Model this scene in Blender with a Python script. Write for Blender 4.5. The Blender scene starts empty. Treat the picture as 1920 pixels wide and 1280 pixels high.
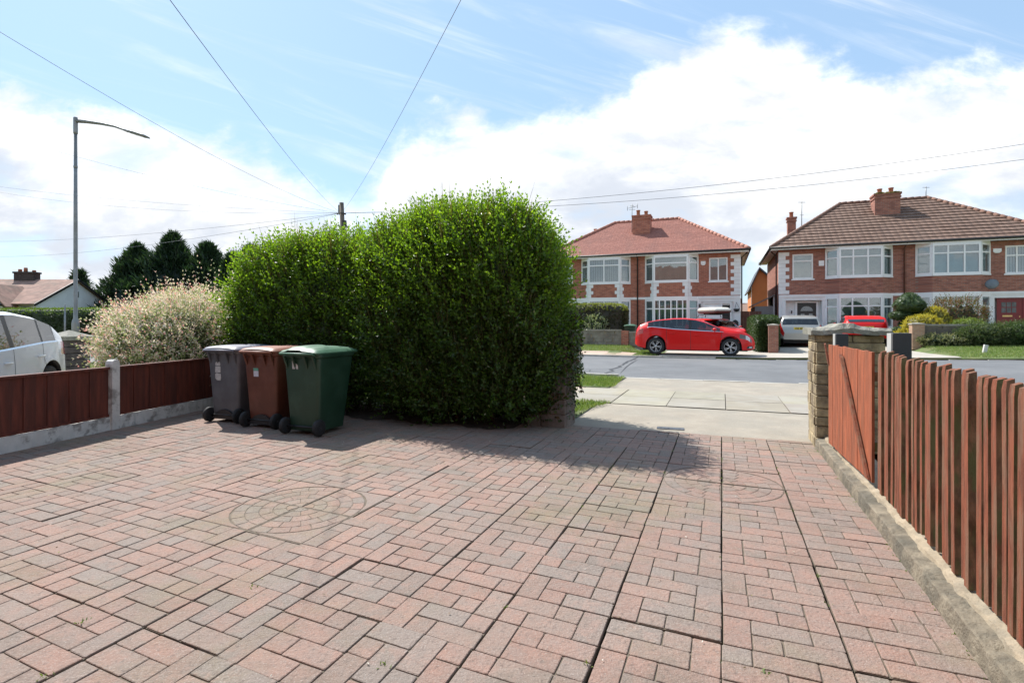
import bpy, bmesh, math, random
import numpy as np
from mathutils import Vector, Matrix
random.seed(7); RNG = np.random.default_rng(11)
scene = bpy.context.scene
COL = scene.collection
R = math.radians

# ------------------------------------------------------------------ camera
cam_d = bpy.data.cameras.new('camera'); cam = bpy.data.objects.new('camera', cam_d); COL.objects.link(cam)
H = 1.38
cam.location = (0, 0, H); cam.rotation_euler = (R(90), 0, 0)
cam_d.sensor_width = 36; cam_d.lens = 36 * 1000 / 1920
cam_d.shift_y = -37 / 1920
cam_d.clip_start = 0.05; cam_d.clip_end = 3000
scene.camera = cam

# ------------------------------------------------------------------ light
SUN_AZ = 42.0      # degrees from +Y towards -X
SUN_EL = 51.0
sun_d = bpy.data.lights.new('sun', 'SUN'); sun_d.energy = 4.8; sun_d.angle = R(0.6); sun_d.color = (1, .965, .91)
sun = bpy.data.objects.new('sun', sun_d); COL.objects.link(sun)
sdir = Vector((-math.sin(R(SUN_AZ)) * math.cos(R(SUN_EL)), math.cos(R(SUN_AZ)) * math.cos(R(SUN_EL)), math.sin(R(SUN_EL))))
sun.rotation_euler = sdir.to_track_quat('Z', 'Y').to_euler()
sun.location = sdir * 60

world = bpy.data.worlds.new('World'); scene.world = world; world.use_nodes = True
nt = world.node_tree; nt.nodes.clear()
class NB:
    """small node helper"""
    def __init__(s, nt): s.nt = nt
    def n(s, t, **kw):
        nd = s.nt.nodes.new(t)
        for k, v in kw.items():
            if k.startswith('i_'):
                nd.inputs[k[2:].replace('_', ' ')].default_value = v
            else: setattr(nd, k, v)
        return nd
    def l(s, a, b): s.nt.links.new(a, b)
    def math(s, op, a, b=None, c=None, clamp=False):
        nd = s.nt.nodes.new('ShaderNodeMath'); nd.operation = op; nd.use_clamp = clamp
        for i, v in enumerate((a, b, c)):
            if v is None: continue
            if isinstance(v, (int, float)): nd.inputs[i].default_value = v
            else: s.l(v, nd.inputs[i])
        return nd.outputs[0]
    def mix(s, f, a, b, mode='MIX'):
        nd = s.nt.nodes.new('ShaderNodeMix'); nd.data_type = 'RGBA'; nd.blend_type = mode
        for i, v in ((0, f), (6, a), (7, b)):
            if isinstance(v, (int, float)): nd.inputs[i].default_value = v
            elif isinstance(v, (tuple, list)): nd.inputs[i].default_value = (*v[:3], 1)
            else: s.l(v, nd.inputs[i])
        return nd.outputs[2]
    def noise(s, vec, scale, detail=4, rough=.55, dist=0.0):
        nd = s.nt.nodes.new('ShaderNodeTexNoise'); nd.inputs['Scale'].default_value = scale
        nd.inputs['Detail'].default_value = detail; nd.inputs['Roughness'].default_value = rough
        nd.inputs['Distortion'].default_value = dist
        if vec is not None: s.l(vec, nd.inputs['Vector'])
        return nd.outputs[0]
    def ss(s, v, a, b, o0=0.0, o1=1.0):
        nd = s.nt.nodes.new('ShaderNodeMapRange'); nd.interpolation_type = 'SMOOTHSTEP'
        s.l(v, nd.inputs[0])
        for i, q in ((1, a), (2, b), (3, o0), (4, o1)): nd.inputs[i].default_value = q
        return nd.outputs[0]
    def comb(s, x, y, z):
        nd = s.nt.nodes.new('ShaderNodeCombineXYZ')
        for i, v in enumerate((x, y, z)):
            if isinstance(v, (int, float)): nd.inputs[i].default_value = v
            else: s.l(v, nd.inputs[i])
        return nd.outputs[0]
    def mapping(s, vec, scale=(1,1,1), loc=(0,0,0)):
        nd = s.nt.nodes.new('ShaderNodeMapping'); s.l(vec, nd.inputs[0])
        nd.inputs['Scale'].default_value = scale; nd.inputs['Location'].default_value = loc
        return nd.outputs[0]
w = NB(nt)
tc = w.n('ShaderNodeTexCoord')
sep = w.n('ShaderNodeSeparateXYZ'); w.l(tc.outputs['Generated'], sep.inputs[0])
dx, dy, dz = sep.outputs
sky = w.n('ShaderNodeTexSky', sky_type='NISHITA', sun_disc=False, sun_elevation=R(SUN_EL), sun_rotation=R(-SUN_AZ),
          air_density=1.0, dust_density=0.6, ozone_density=1.2)
# the cloud deck: direction -> tangent coordinates towards the street, so cloud banks keep a place in the sky
ay = w.math('MAXIMUM', w.math('ABSOLUTE', dy), .25)
px = w.math('DIVIDE', dx, ay); pz = w.math('DIVIDE', dz, ay)
u = w.math('ADD', w.math('MULTIPLY', px, .5), .5, clamp=True)
fc = w.n('ShaderNodeFloatCurve'); w.l(u, fc.inputs['Value'])
cm = fc.mapping; cv = cm.curves[0]
pts = [(0, 440), (100, 400), (200, 378), (300, 350), (400, 345), (500, 320), (600, 285), (680, 262), (730, 330), (760, 372), (860, 385),
       (980, 378), (1080, 425), (1200, 480), (1330, 528), (1450, 540), (1560, 505), (1640, 470), (1760, 470), (1900, 490)]
pp = [((x - 960) / 1000 * .5 + .5, y / 1000) for x, y in pts]
cv.points[0].location = (0, .44); cv.points[1].location = (1, .5)
for q in pp: cv.points.new(*q)
cm.update()
p3 = w.comb(px, w.math('MULTIPLY', pz, 1.5), 0.0)
n1 = w.noise(p3, 3.2, 9, .60, .25)
n2 = w.noise(p3, 9.0, 8, .62, .2)
edge = w.math('SUBTRACT', fc.outputs[0], pz)
edge = w.math('ADD', edge, w.math('MULTIPLY', w.math('SUBTRACT', n1, .5), .34))
edge = w.math('ADD', edge, w.math('MULTIPLY', w.math('SUBTRACT', n2, .5), .16))
bank = w.ss(edge, -.025, .07)
# breaks of blue inside the bank
brk = w.ss(w.noise(w.mapping(p3, (1, 1.5, 1), (3.1, 1.7, 0)), 3.4, 7, .55, .3), .49, .66)
lowgap = w.ss(pz, .05, .28, 1.0, .45)
bank = w.math('MULTIPLY', bank, w.math('SUBTRACT', 1, w.math('MULTIPLY', brk, w.math('MULTIPLY', lowgap, .9))))
# high thin cirrus streaks
st = w.noise(w.mapping(w.comb(w.math('ADD', px, w.math('MULTIPLY', pz, 1.4)), w.math('SUBTRACT', pz, w.math('MULTIPLY', px, -.28)), 0.0), (1.1, 6.5, 1), (.4, .2, 0)), 2.0, 8, .6, .6)
cir = w.math('MULTIPLY', w.ss(st, .46, .80), .6)
dens = w.math('MAXIMUM', bank, cir, clamp=True)
# shading of the bank: thick grey-blue parts
sh = w.ss(w.noise(w.mapping(p3, (1, 1.9, 1), (.35, .6, 0)), 2.6, 6, .58, .2), .40, .60)
lowd = w.ss(edge, .04, .22)
sh = w.math('MULTIPLY', w.math('MULTIPLY', sh, lowd), .9)
md = w.ss(w.noise(w.mapping(p3, (1, 1.4, 1), (2.2, .3, 0)), 5.5, 9, .62, .5), .36, .64)
cw = w.mix(md, (8.9, 8.9, 8.95), (6.6, 6.75, 7.0))
ccol = w.mix(sh, cw, (4.7, 5.1, 5.8))
skyb = w.mix(.62, w.mix(1.0, sky.outputs[0], (1.1, 1.25, 1.3), 'MULTIPLY'), (3.45, 4.95, 6.75))
full = w.mix(dens, skyb, ccol)
bg = w.n('ShaderNodeBackground'); bg.inputs['Strength'].default_value = .105
w.l(full, bg.inputs['Color'])
wo = w.n('ShaderNodeOutputWorld'); w.l(bg.outputs[0], wo.inputs['Surface'])

vs = scene.view_settings; vs.view_transform = 'Standard'; vs.look = 'None'; vs.gamma = 1; vs.use_curve_mapping = False
vs.exposure = 0.55
scene.cycles.use_denoising = True
scene.cycles.max_bounces = 8; scene.cycles.transparent_max_bounces = 12
scene.cycles.sample_clamp_indirect = 6
scene.cycles.caustics_reflective = False; scene.cycles.caustics_refractive = False

# ------------------------------------------------------------------ helpers
TH = R(21.46); CT, ST = math.cos(TH), math.sin(TH)
def W(s, t, z=0.0):                 # street frame: s along the road (right), t away across it
    return Vector((s * CT + t * ST, -s * ST + t * CT, z))
def bend(s):
    if s >= -4: return 0.0
    if s > -30: return -.009 * (s + 4) ** 2
    return -.009 * 676 - .468 * (-30 - s)

def tag(o, label=None, cat=None, group=None, kind=None):
    if label: o['label'] = label
    if cat: o['category'] = cat
    if group: o['group'] = group
    if kind: o['kind'] = kind
    return o
def thing(name, label, cat, loc=(0, 0, 0), rz=0.0, group=None):
    o = bpy.data.objects.new(name, None); COL.objects.link(o); o.empty_display_size = .2
    o.location = loc; o.rotation_euler = (0, 0, rz)
    return tag(o, label, cat, group)
def copy_tree(o, parent=None):
    c = o.copy(); COL.objects.link(c)
    if parent is not None: c.parent = parent
    for ch in list(o.children): copy_tree(ch, c)
    return c

class MB:
    def __init__(s): s.v = []; s.f = []; s.m = []; s.sm = []; s.c = []
    def add(s, vs, fs, mi=0, smooth=False, col=None):
        o = len(s.v); s.v += [tuple(v) for v in vs]
        for f in fs: s.f.append(tuple(i + o for i in f)); s.m.append(mi); s.sm.append(smooth)
        s.c += [col or (1, 1, 1)] * len(vs)
        return s
    def box(s, x0, x1, y0, y1, z0, z1, mi=0, M=None, col=None):
        vs = [(x0,y0,z0),(x1,y0,z0),(x1,y1,z0),(x0,y1,z0),(x0,y0,z1),(x1,y0,z1),(x1,y1,z1),(x0,y1,z1)]
        if M is not None: vs = [M @ Vector(v) for v in vs]
        return s.add(vs, [(3,2,1,0),(4,5,6,7),(0,1,5,4),(1,2,6,5),(2,3,7,6),(3,0,4,7)], mi, col=col)
    def prism(s, poly, z0, z1, mi=0, M=None, col=None, axis='z'):
        n = len(poly)
        def mk(p, h):
            if axis == 'z': v = (p[0], p[1], h)
            elif axis == 'y': v = (p[0], h, p[1])
            else: v = (h, p[0], p[1])
            return M @ Vector(v) if M is not None else v
        vs = [mk(p, z0) for p in poly] + [mk(p, z1) for p in poly]
        fs = [tuple(range(n - 1, -1, -1)), tuple(range(n, 2 * n))] + [(i, (i + 1) % n, (i + 1) % n + n, i + n) for i in range(n)]
        return s.add(vs, fs, mi, col=col)
    def tube(s, path, r, n=8, mi=0, cap=True, smooth=True):
        path = [Vector(p) for p in path]; rs = r if isinstance(r, (list, tuple)) else [r] * len(path)
        vs = []; prev = None
        for i, p in enumerate(path):
            d = (path[min(i + 1, len(path) - 1)] - path[max(i - 1, 0)]).normalized()
            a = prev if prev is not None else (Vector((0, 0, 1)) if abs(d.z) < .9 else Vector((1, 0, 0)))
            x = (a - d * a.dot(d)).normalized(); y = d.cross(x); prev = x
            vs += [p + (x * math.cos(2 * math.pi * k / n) + y * math.sin(2 * math.pi * k / n)) * rs[i] for k in range(n)]
        fs = []
        for i in range(len(path) - 1):
            for k in range(n): fs.append((i * n + k, i * n + (k + 1) % n, (i + 1) * n + (k + 1) % n, (i + 1) * n + k))
        s.add(vs, fs, mi, smooth)
        if cap:
            o = len(s.v) - len(vs)
            s.f += [tuple(o + k for k in range(n - 1, -1, -1)), tuple(o + (len(path) - 1) * n + k for k in range(n))]
            s.m += [mi, mi]; s.sm += [False, False]
        return s
    def lathe(s, prof, n=16, mi=0, M=None, smooth=True, cap=True):      # prof [(r,z)] about z
        vs = []
        for r, z in prof:
            for k in range(n):
                v = Vector((r * math.cos(2 * math.pi * k / n), r * math.sin(2 * math.pi * k / n), z))
                vs.append(M @ v if M is not None else v)
        fs = []
        for i in range(len(prof) - 1):
            for k in range(n): fs.append((i * n + k, i * n + (k + 1) % n, (i + 1) * n + (k + 1) % n, (i + 1) * n + k))
        if cap and prof[0][0] > 1e-4: fs.append(tuple(range(n - 1, -1, -1)))
        if cap and prof[-1][0] > 1e-4: fs.append(tuple((len(prof) - 1) * n + k for k in range(n)))
        return s.add(vs, fs, mi, smooth)
    def build(s, name, mats, parent=None, loc=None, rz=None, bevel=0.0, color=False):
        me = bpy.data.meshes.new(name); me.from_pydata(s.v, [], s.f); me.update()
        if not isinstance(mats, (list, tuple)): mats = [mats]
        for m in mats: me.materials.append(m)
        me.polygons.foreach_set('material_index', s.m); me.polygons.foreach_set('use_smooth', s.sm)
        if color:
            a = me.color_attributes.new('Col', 'FLOAT_COLOR', 'POINT')
            a.data.foreach_set('color', np.array([(*c, 1) for c in s.c], dtype=np.float32).ravel())
        o = bpy.data.objects.new(name, me); COL.objects.link(o)
        if parent is not None: o.parent = parent
        if loc is not None: o.location = loc
        if rz is not None: o.rotation_euler = (0, 0, rz)
        if bevel:
            b = o.modifiers.new('bevel', 'BEVEL'); b.width = bevel; b.segments = 2; b.limit_method = 'ANGLE'; b.angle_limit = R(40)
        return o
def structure(o): o['kind'] = 'structure'; return o

# ------------------------------------------------------------------ materials
MATS = {}
def mat(name, base, rough=.7, var=.15, scale=6, bump=.0, bscale=40, metallic=0.0, coat=0.0, spec=None, attr=False, big=0.0,
        tint=None, tscale=1.5, tamt=.5, coord='Object', bdist=.01, stretch=None, lo=.45, hi=.62, flake=None):
    if name in MATS: return MATS[name]
    m = bpy.data.materials.new(name); m.use_nodes = True; MATS[name] = m
    q = NB(m.node_tree); bs = m.node_tree.nodes['Principled BSDF']
    tcn = q.n('ShaderNodeTexCoord'); vec = tcn.outputs[coord]
    if stretch: vec = q.mapping(vec, stretch)
    n = q.noise(vec, scale, 5)
    f = q.ss(n, .3, .7)
    lo_c = tuple(c * (1 - var) for c in base); hi_c = tuple(min(1, c * (1 + var)) for c in base)
    c = q.mix(f, lo_c, hi_c)
    if attr:
        at = q.n('ShaderNodeAttribute', attribute_name='Col'); c = q.mix(1.0, c, at.outputs['Color'], 'MULTIPLY')
    if big:
        c = q.mix(q.ss(q.noise(vec, 1.1, 4), .4, .65, 0, big), c, tuple(x * .5 for x in base))
    if tint is not None:
        c = q.mix(q.ss(q.noise(q.mapping(vec, (1, 1, 1), (5, 3, 1)), tscale, 7, .65), lo, hi, 0, tamt), c, tint)
    if flake is not None:
        c = q.mix(q.ss(q.noise(vec, flake[1], 2), .62, .7, 0, flake[2]), c, flake[0])
    q.l(c, bs.inputs['Base Color'])
    bs.inputs['Roughness'].default_value = rough; bs.inputs['Metallic'].default_value = metallic
    bs.inputs['Coat Weight'].default_value = coat; bs.inputs['Coat Roughness'].default_value = .04
    if spec is not None: bs.inputs['Specular IOR Level'].default_value = spec
    if bump:
        bn = q.n('ShaderNodeBump'); bn.inputs['Strength'].default_value = bump; bn.inputs['Distance'].default_value = bdist
        q.l(q.noise(vec, bscale, 6, .65), bn.inputs['Height']); q.l(bn.outputs[0], bs.inputs['Normal'])
    return m
def brick_mat(name, c1, c2, mortar, bw=.225, rh=.075, ms=.01, var=.5, bump=.5, offset=.5, third=None):
    if name in MATS: return MATS[name]
    m = bpy.data.materials.new(name); m.use_nodes = True; MATS[name] = m
    q = NB(m.node_tree); bs = m.node_tree.nodes['Principled BSDF']
    tcn = q.n('ShaderNodeTexCoord'); sp = q.n('ShaderNodeSeparateXYZ'); q.l(tcn.outputs['Object'], sp.inputs[0])
    v = q.comb(q.math('ADD', sp.outputs[0], sp.outputs[1]), sp.outputs[2], 0.0)
    b = q.n('ShaderNodeTexBrick', offset=offset); q.l(v, b.inputs['Vector'])
    b.inputs['Scale'].default_value = 1; b.inputs['Mortar Size'].default_value = ms; b.inputs['Mortar Smooth'].default_value = .2
    b.inputs['Brick Width'].default_value = bw; b.inputs['Row Height'].default_value = rh; b.inputs['Bias'].default_value = 0
    b.inputs['Color1'].default_value = (*c1, 1); b.inputs['Color2'].default_value = (*c2, 1); b.inputs['Mortar'].default_value = (*mortar, 1)
    n = q.noise(q.mapping(v, (1 / bw * .9, 1 / rh * .9, 1)), .75, 2)
    c = q.mix(q.ss(n, .42, .66, 0, var), b.outputs[0], third or tuple(x * .45 for x in c1))
    c = q.mix(q.ss(q.noise(v, .6, 4), .4, .7, 0, .25), c, tuple(x * .6 for x in c2))
    c = q.mix(q.ss(q.noise(v, 30, 3), .35, .7, 0, .2), c, tuple(min(1, x * 1.5) for x in c2))
    q.l(c, bs.inputs['Base Color']); bs.inputs['Roughness'].default_value = .85
    bn = q.n('ShaderNodeBump'); bn.inputs['Strength'].default_value = bump; bn.inputs['Distance'].default_value = .01
    h = q.math('ADD', q.math('MULTIPLY', b.outputs[1], -1.0), q.math('MULTIPLY', q.noise(v, 60, 4), .5))
    q.l(h, bn.inputs['Height']); q.l(bn.outputs[0], bs.inputs['Normal'])
    return m
def leaf_mat(name, trans=.4, rough=.42, tcol=(1.25, 1.25, .55)):
    if name in MATS: return MATS[name]
    m = bpy.data.materials.new(name); m.use_nodes = True; MATS[name] = m
    q = NB(m.node_tree); bs = m.node_tree.nodes['Principled BSDF']; out = m.node_tree.nodes['Material Output']
    at = q.n('ShaderNodeAttribute', attribute_name='Col')
    q.l(at.outputs['Color'], bs.inputs['Base Color']); bs.inputs['Roughness'].default_value = rough
    bs.inputs['Specular IOR Level'].default_value = .5
    tr = q.n('ShaderNodeBsdfTranslucent'); q.l(q.mix(1.0, at.outputs['Color'], tcol, 'MULTIPLY'), tr.inputs['Color'])
    mx = q.n('ShaderNodeMixShader'); mx.inputs[0].default_value = trans
    q.l(bs.outputs[0], mx.inputs[1]); q.l(tr.outputs[0], mx.inputs[2]); q.l(mx.outputs[0], out.inputs['Surface'])
    return m
def glass_mat(name='window_glass', tint=(.75, .82, .82), refl=.5):
    if name in MATS: return MATS[name]
    m = bpy.data.materials.new(name); m.use_nodes = True; MATS[name] = m
    q = NB(m.node_tree); nt_ = m.node_tree; out = nt_.nodes['Material Output']; nt_.nodes.remove(nt_.nodes['Principled BSDF'])
    tr = q.n('ShaderNodeBsdfTransparent'); tr.inputs[0].default_value = (*tint, 1)
    gl = q.n('ShaderNodeBsdfGlossy'); gl.inputs['Roughness'].default_value = .02; gl.inputs['Color'].default_value = (.95, .97, 1, 1)
    tcn = q.n('ShaderNodeTexCoord'); bn = q.n('ShaderNodeBump'); bn.inputs['Strength'].default_value = .06; bn.inputs['Distance'].default_value = .05
    q.l(q.noise(tcn.outputs['Object'], 1.5, 2), bn.inputs['Height']); q.l(bn.outputs[0], gl.inputs['Normal'])
    fr = q.n('ShaderNodeLayerWeight'); fr.inputs[0].default_value = .5
    f = q.math('ADD', q.math('MULTIPLY', q.math('POWER', fr.outputs['Facing'], 4), .9), .05 + refl * .2, clamp=True)
    mx = q.n('ShaderNodeMixShader'); q.l(f, mx.inputs[0]); q.l(tr.outputs[0], mx.inputs[1]); q.l(gl.outputs[0], mx.inputs[2])
    q.l(mx.outputs[0], out.inputs['Surface']); return m

# ------------------------------------------------------------------ leaves
def unit(a): return a / np.maximum(np.linalg.norm(a, axis=-1, keepdims=True), 1e-9)
def leaf_object(name, pos, d, side, ln, wd, col, material, parent=None, extra=None):
    """folded two-triangle leaves"""
    n = len(pos); d = unit(d); side = unit(side - d * np.sum(side * d, -1, keepdims=True)); up = np.cross(side, d)
    ln = np.asarray(ln).reshape(-1, 1) * np.ones((n, 1)); wd = np.asarray(wd).reshape(-1, 1) * np.ones((n, 1))
    mid = pos + d * ln * .45
    v = np.stack([pos, mid + side * wd * .5 + up * wd * .18, pos + d * ln, mid - side * wd * .5 + up * wd * .18], 1).reshape(-1, 3)
    f = np.arange(n)[:, None] * 4 + np.array([[0, 1, 2, 0, 2, 3]]); f = f.reshape(-1, 3)
    c = np.repeat(col, 4, 0)
    if extra is not None:
        ev, ef, ec = extra; f = np.concatenate([f, ef + len(v)]); v = np.concatenate([v, ev]); c = np.concatenate([c, ec])
    me = bpy.data.meshes.new(name); me.vertices.add(len(v)); me.vertices.foreach_set('co', v.astype(np.float32).ravel())
    me.loops.add(len(f) * 3); me.loops.foreach_set('vertex_index', f.astype(np.int32).ravel())
    me.polygons.add(len(f)); me.polygons.foreach_set('loop_start', np.arange(0, len(f) * 3, 3, dtype=np.int32))
    me.polygons.foreach_set('loop_total', np.full(len(f), 3, dtype=np.int32))
    me.update(calc_edges=True)
    a = me.color_attributes.new('Col', 'FLOAT_COLOR', 'POINT')
    a.data.foreach_set('color', np.concatenate([c, np.ones((len(c), 1))], 1).astype(np.float32).ravel())
    me.materials.append(material)
    o = bpy.data.objects.new(name, me); COL.objects.link(o)
    if parent is not None: o.parent = parent
    return o
def palette(cols, n, probs=None, var=.18):
    cols = np.array(cols); i = RNG.choice(len(cols), n, p=probs)
    return cols[i] * (1 + RNG.uniform(-var, var, (n, 1)))
def lump(p, seed=0, k=1.0):
    r = np.random.default_rng(seed); o = np.zeros(len(p))
    for i in range(7):
        w_ = r.normal(size=3) * k * (1 + i * .45); o += np.sin(p @ w_ + r.uniform(0, 6.28)) / (1 + i * .35)
    return o / 3
def blob(radii, n, power=3.0, seed=0, amp=.1, k=1.5, zmin=None):
    d = RNG.normal(size=(n, 3)); rad = np.array(radii)
    d = unit(d * rad) ; r = (np.sum(np.abs(d / rad) ** power, 1)) ** (-1 / power)
    p = d * r[:, None]; nrm = unit(np.sign(p) * np.abs(p / rad) ** (power - 1) / rad)
    f = 1 + amp * lump(p, seed, k)
    p = p * f[:, None]
    if zmin is not None:
        m = p[:, 2] > zmin; p, nrm = p[m], nrm[m]
    return p, nrm
def core_mesh(radii, power=3.0, seed=0, amp=.1, k=1.5, scale=.8, color=(.03, .05, .02), zmin=None):
    bm = bmesh.new(); bmesh.ops.create_icosphere(bm, subdivisions=4, radius=1)
    v = np.array([x.co[:] for x in bm.verts]); f = np.array([[q.index for q in fa.verts] for fa in bm.faces]); bm.free()
    rad = np.array(radii); d = unit(v * rad); r = (np.sum(np.abs(d / rad) ** power, 1)) ** (-1 / power)
    p = d * r[:, None]; p = p * (1 + amp * lump(p, seed, k))[:, None] * scale
    p += RNG.normal(size=p.shape) * .03
    if zmin is not None: p[:, 2] = np.maximum(p[:, 2], zmin)
    return p, f, np.tile(np.array(color), (len(p), 1))
def shoots(p, nrm, per, length, leaf, wdt, spread=.5, up=.8, jit=.35, start=-.15):
    """opposite-leaved shoots; returns pos, dir, side, ln, wd, frac"""
    n = len(p)
    ax = unit(nrm * (1 - up) + np.array([0, 0, 1.0]) * up + RNG.normal(size=(n, 3)) * jit)
    L = length * RNG.uniform(.55, 1.3, n)
    base = p + nrm * start * RNG.uniform(.2, 1.4, (n, 1))
    r0 = unit(np.cross(ax, RNG.normal(size=(n, 3)))); r1 = np.cross(ax, r0)
    P, D, S, LN, WD, FR = [], [], [], [], [], []
    for k in range(per):
        fr = (k + .5) / per
        ang = (k % 2) * math.pi / 2
        sd = r0 * math.cos(ang) + r1 * math.sin(ang)
        for sg in (1, -1):
            dd = unit(sd * sg * (1.0 - .45 * fr) + ax * (.55 + .7 * fr) + RNG.normal(size=(n, 3)) * .22)
            P.append(base + ax * (L * fr)[:, None]); D.append(dd)
            S.append(np.cross(dd, ax) + RNG.normal(size=(n, 3)) * .25)
            sz = RNG.uniform(.7, 1.2, n) * (1 - .35 * fr)
            LN.append(leaf * sz); WD.append(wdt * sz); FR.append(np.full(n, fr))
    return [np.concatenate(a) for a in (P, D, S, LN, WD, FR)]
# ================================================================== SETTING
GR = (.115, .165, .035)
M_soil = mat('soil', (.06, .042, .03), .95, .4, 12, .6, 60)
M_mortar = mat('joint_sand', (.15, .12, .088), .95, .2, 20, .5, 150, bdist=.004)
M_grassbase = mat('grass_ground', (.10, .135, .04), .95, .3, 3, .8, 80, tint=(.22, .19, .09), tscale=1.2, tamt=.45)
M_asphalt = mat('asphalt', (.135, .138, .142), .85, .1, 1.2, .6, 220, tint=(.185, .185, .185), tscale=.5, tamt=.5, bdist=.004, flake=((.28, .28, .27), 160, .5))
M_conc = mat('concrete', (.315, .272, .215), .9, .1, 2.5, .5, 160, tint=(.27, .245, .20), tscale=1.3, tamt=.6, bdist=.005, flake=((.6, .56, .5), 110, .5))
M_conc_side = mat('concrete_far', (.42, .38, .32), .9, .1, 2.5, .3, 90, tint=(.36, .32, .27), tscale=.8, tamt=.6)
M_slab = mat('paving_slab', (.305, .272, .215), .85, .08, 3, .3, 160, tint=(.34, .315, .27), tscale=1.5, tamt=.6, attr=True, bdist=.004, flake=((.25, .25, .2), 90, .3))
M_kerb = mat('kerb_stone', (.46, .43, .38), .85, .12, 5, .4, 90, tint=(.3, .27, .22), tscale=2, tamt=.5)
M_pinkpave = mat('pink_pavement', (.46, .35, .27), .9, .12, 2, .3, 90)
M_dark = mat('shadow_gap', (.015, .014, .013), .95, 0)

def zfar(t):
    return float(np.interp(t, [13.5, 20.5, 20.7, 21, 25, 33, 400], [0, 0, .09, .11, .28, .40, .40]))
def rise(s, t):      # the street climbs gently to the right
    d = min(max((s + 3.9) / .4, 0), 1) * min(max((7.25 - s) / .25, 0), 1) * min(max((t - 21.3) / 3, 0), 1) * .2   # the far drives lie lower than the gardens
    return .025 * min(max(s - 1, 0), 13) * min(max((t - 8.5) / 4.5, 0), 1) - d
def G(s, t): return zfar(t) + rise(s, t)
def strip(name, mats_, s0, s1, ts, zf, ds=1.5, raise_=0.0, kindtag=True, bent=True, edge_noise=0.0):
    mb = MB(); n = max(1, int(abs(s1 - s0) / ds)); ss = [s0 + (s1 - s0) * i / n for i in range(n + 1)]
    rows = []
    for k, s in enumerate(ss):
        r = []
        for j, t in enumerate(ts):
            dd = (bend(s) if bent else 0)
            if edge_noise and j in (0, len(ts) - 1): dd += (math.sin(s * 5.1 + j * 2) + math.sin(s * 11.7 + j)) * edge_noise * .5
            r.append(W(s, t + dd, zf(t) + raise_ + rise(s, t)))
        rows.append(r)
    vs = [p for r in rows for p in r]; m = len(ts)
    fs = [(k * m + j, (k + 1) * m + j, (k + 1) * m + j + 1, k * m + j + 1) for k in range(n) for j in range(m - 1)]
    mb.add(vs, fs)
    o = mb.build(name, mats_)
    return structure(o) if kindtag else o
# one base sheet to the horizon
mb = MB(); mb.add([(-1500, -600, -.12), (1500, -600, -.12), (1500, 1500, -.12), (-1500, 1500, -.12)], [(0, 1, 2, 3)])
structure(mb.build('ground', M_grassbase))
def zr_(t): return -.045 + .01 * (t - 13.45) + .03 * math.sin(math.pi * (t - 13.45) / 7.2)
strip('road', M_asphalt, -90, 90, [13.45, 15, 17, 19, 20.7], zr_)
def kerb(name, s0, s1, t0, t1, z1, top=True):
    mb = MB(); n = max(1, int((s1 - s0) / .92)); L = (s1 - s0) / n
    for i in range(n):
        a, b = s0 + i * L + .006, s0 + (i + 1) * L - .006
        ba, bb = bend(a), bend(b); dz = random.uniform(-.006, .006); dt = random.uniform(-.006, .006); rz_ = rise(a, t0)
        vs = [W(a, t0 + ba + dt, -.1), W(b, t0 + bb + dt, -.1), W(b, t1 + bb + dt, -.1), W(a, t1 + ba + dt, -.1),
              W(a, t0 + ba + dt, z1 + dz + rz_), W(b, t0 + bb + dt, z1 + dz + rz_), W(b, t1 + bb + dt, z1 + dz + rz_), W(a, t1 + ba + dt, z1 + dz + rz_)]
        mb.add(vs, [(3,2,1,0),(4,5,6,7),(0,1,5,4),(1,2,6,5),(2,3,7,6),(3,0,4,7)])
    return structure(mb.build(name, M_kerb))
kerb('kerb', -70, -2.4, 13.34, 13.47, .065)
kerb('dropped_kerb', -2.4, 4.6, 13.34, 13.47, .0)
kerb('kerb', 4.6, 60, 13.34, 13.47, .065)
kerb('kerb', -70, -.2, 20.58, 20.71, .095)
kerb('dropped_kerb', -.2, 8.6, 20.58, 20.71, .045)
kerb('kerb', 8.6, 60, 20.58, 20.71, .095)
# near side: apron, pavement, verge
strip('concrete_apron', M_conc, -2.35, 1.6, [6.95, 8, 9.06], lambda t: -.012, .4, bent=False)
strip('verge_ground', M_grassbase, -70, -2.2, [11.05, 12, 13.36], lambda t: .0 + .012 * 0, .6, raise_=.012)
strip('verge_ground', M_grassbase, 6.2, 60, [11.05, 12, 13.36], lambda t: .012, 1)
strip('concrete_crossover', M_conc, -2.35, 6.4, [11.05, 12, 13.36], lambda t: -.008, .4)
strip('garden_edge_ground', M_grassbase, -60, -1.95, [7.25, 8, 9.06], lambda t: .004, .8)
strip('garden_edge_ground', M_grassbase, 1.6, 60, [6.0, 8, 9.06], lambda t: .0, 1)
# pavement of two courses of flags, one sheet of separate slabs
mb = MB()
for r in range(2):
    t0 = 9.06 + r * 1.0; L = .91; s = -60 + r * .0
    k = 0
    while s < 40:
        a, b = s + .006, s + L - .006; g = random.uniform(.9, 1.1); g2 = random.choice([1, 1, .96, 1.05])
        c = (g, g * random.uniform(.97, 1.02), g * random.uniform(.93, 1.03))
        if s < -3.2: c = (g * 1.25, g * 1.13, g * 1.1)
        z = random.uniform(-.004, .004) + rise(s, t0)
        ba, bb = bend(a), bend(b)
        mb.add([W(a, t0 + .007 + ba, z), W(b, t0 + .007 + bb, z + random.uniform(-.003, .003)), W(b, t0 + .993 + bb, z), W(a, t0 + .993 + ba, z)], [(0, 1, 2, 3)], col=c)
        s += L
structure(mb.build('pavement', M_slab, color=True))
strip('pavement_bed', M_mortar, -60, 40, [9.04, 10, 11.06], lambda t: -.018, 1.5)
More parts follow.
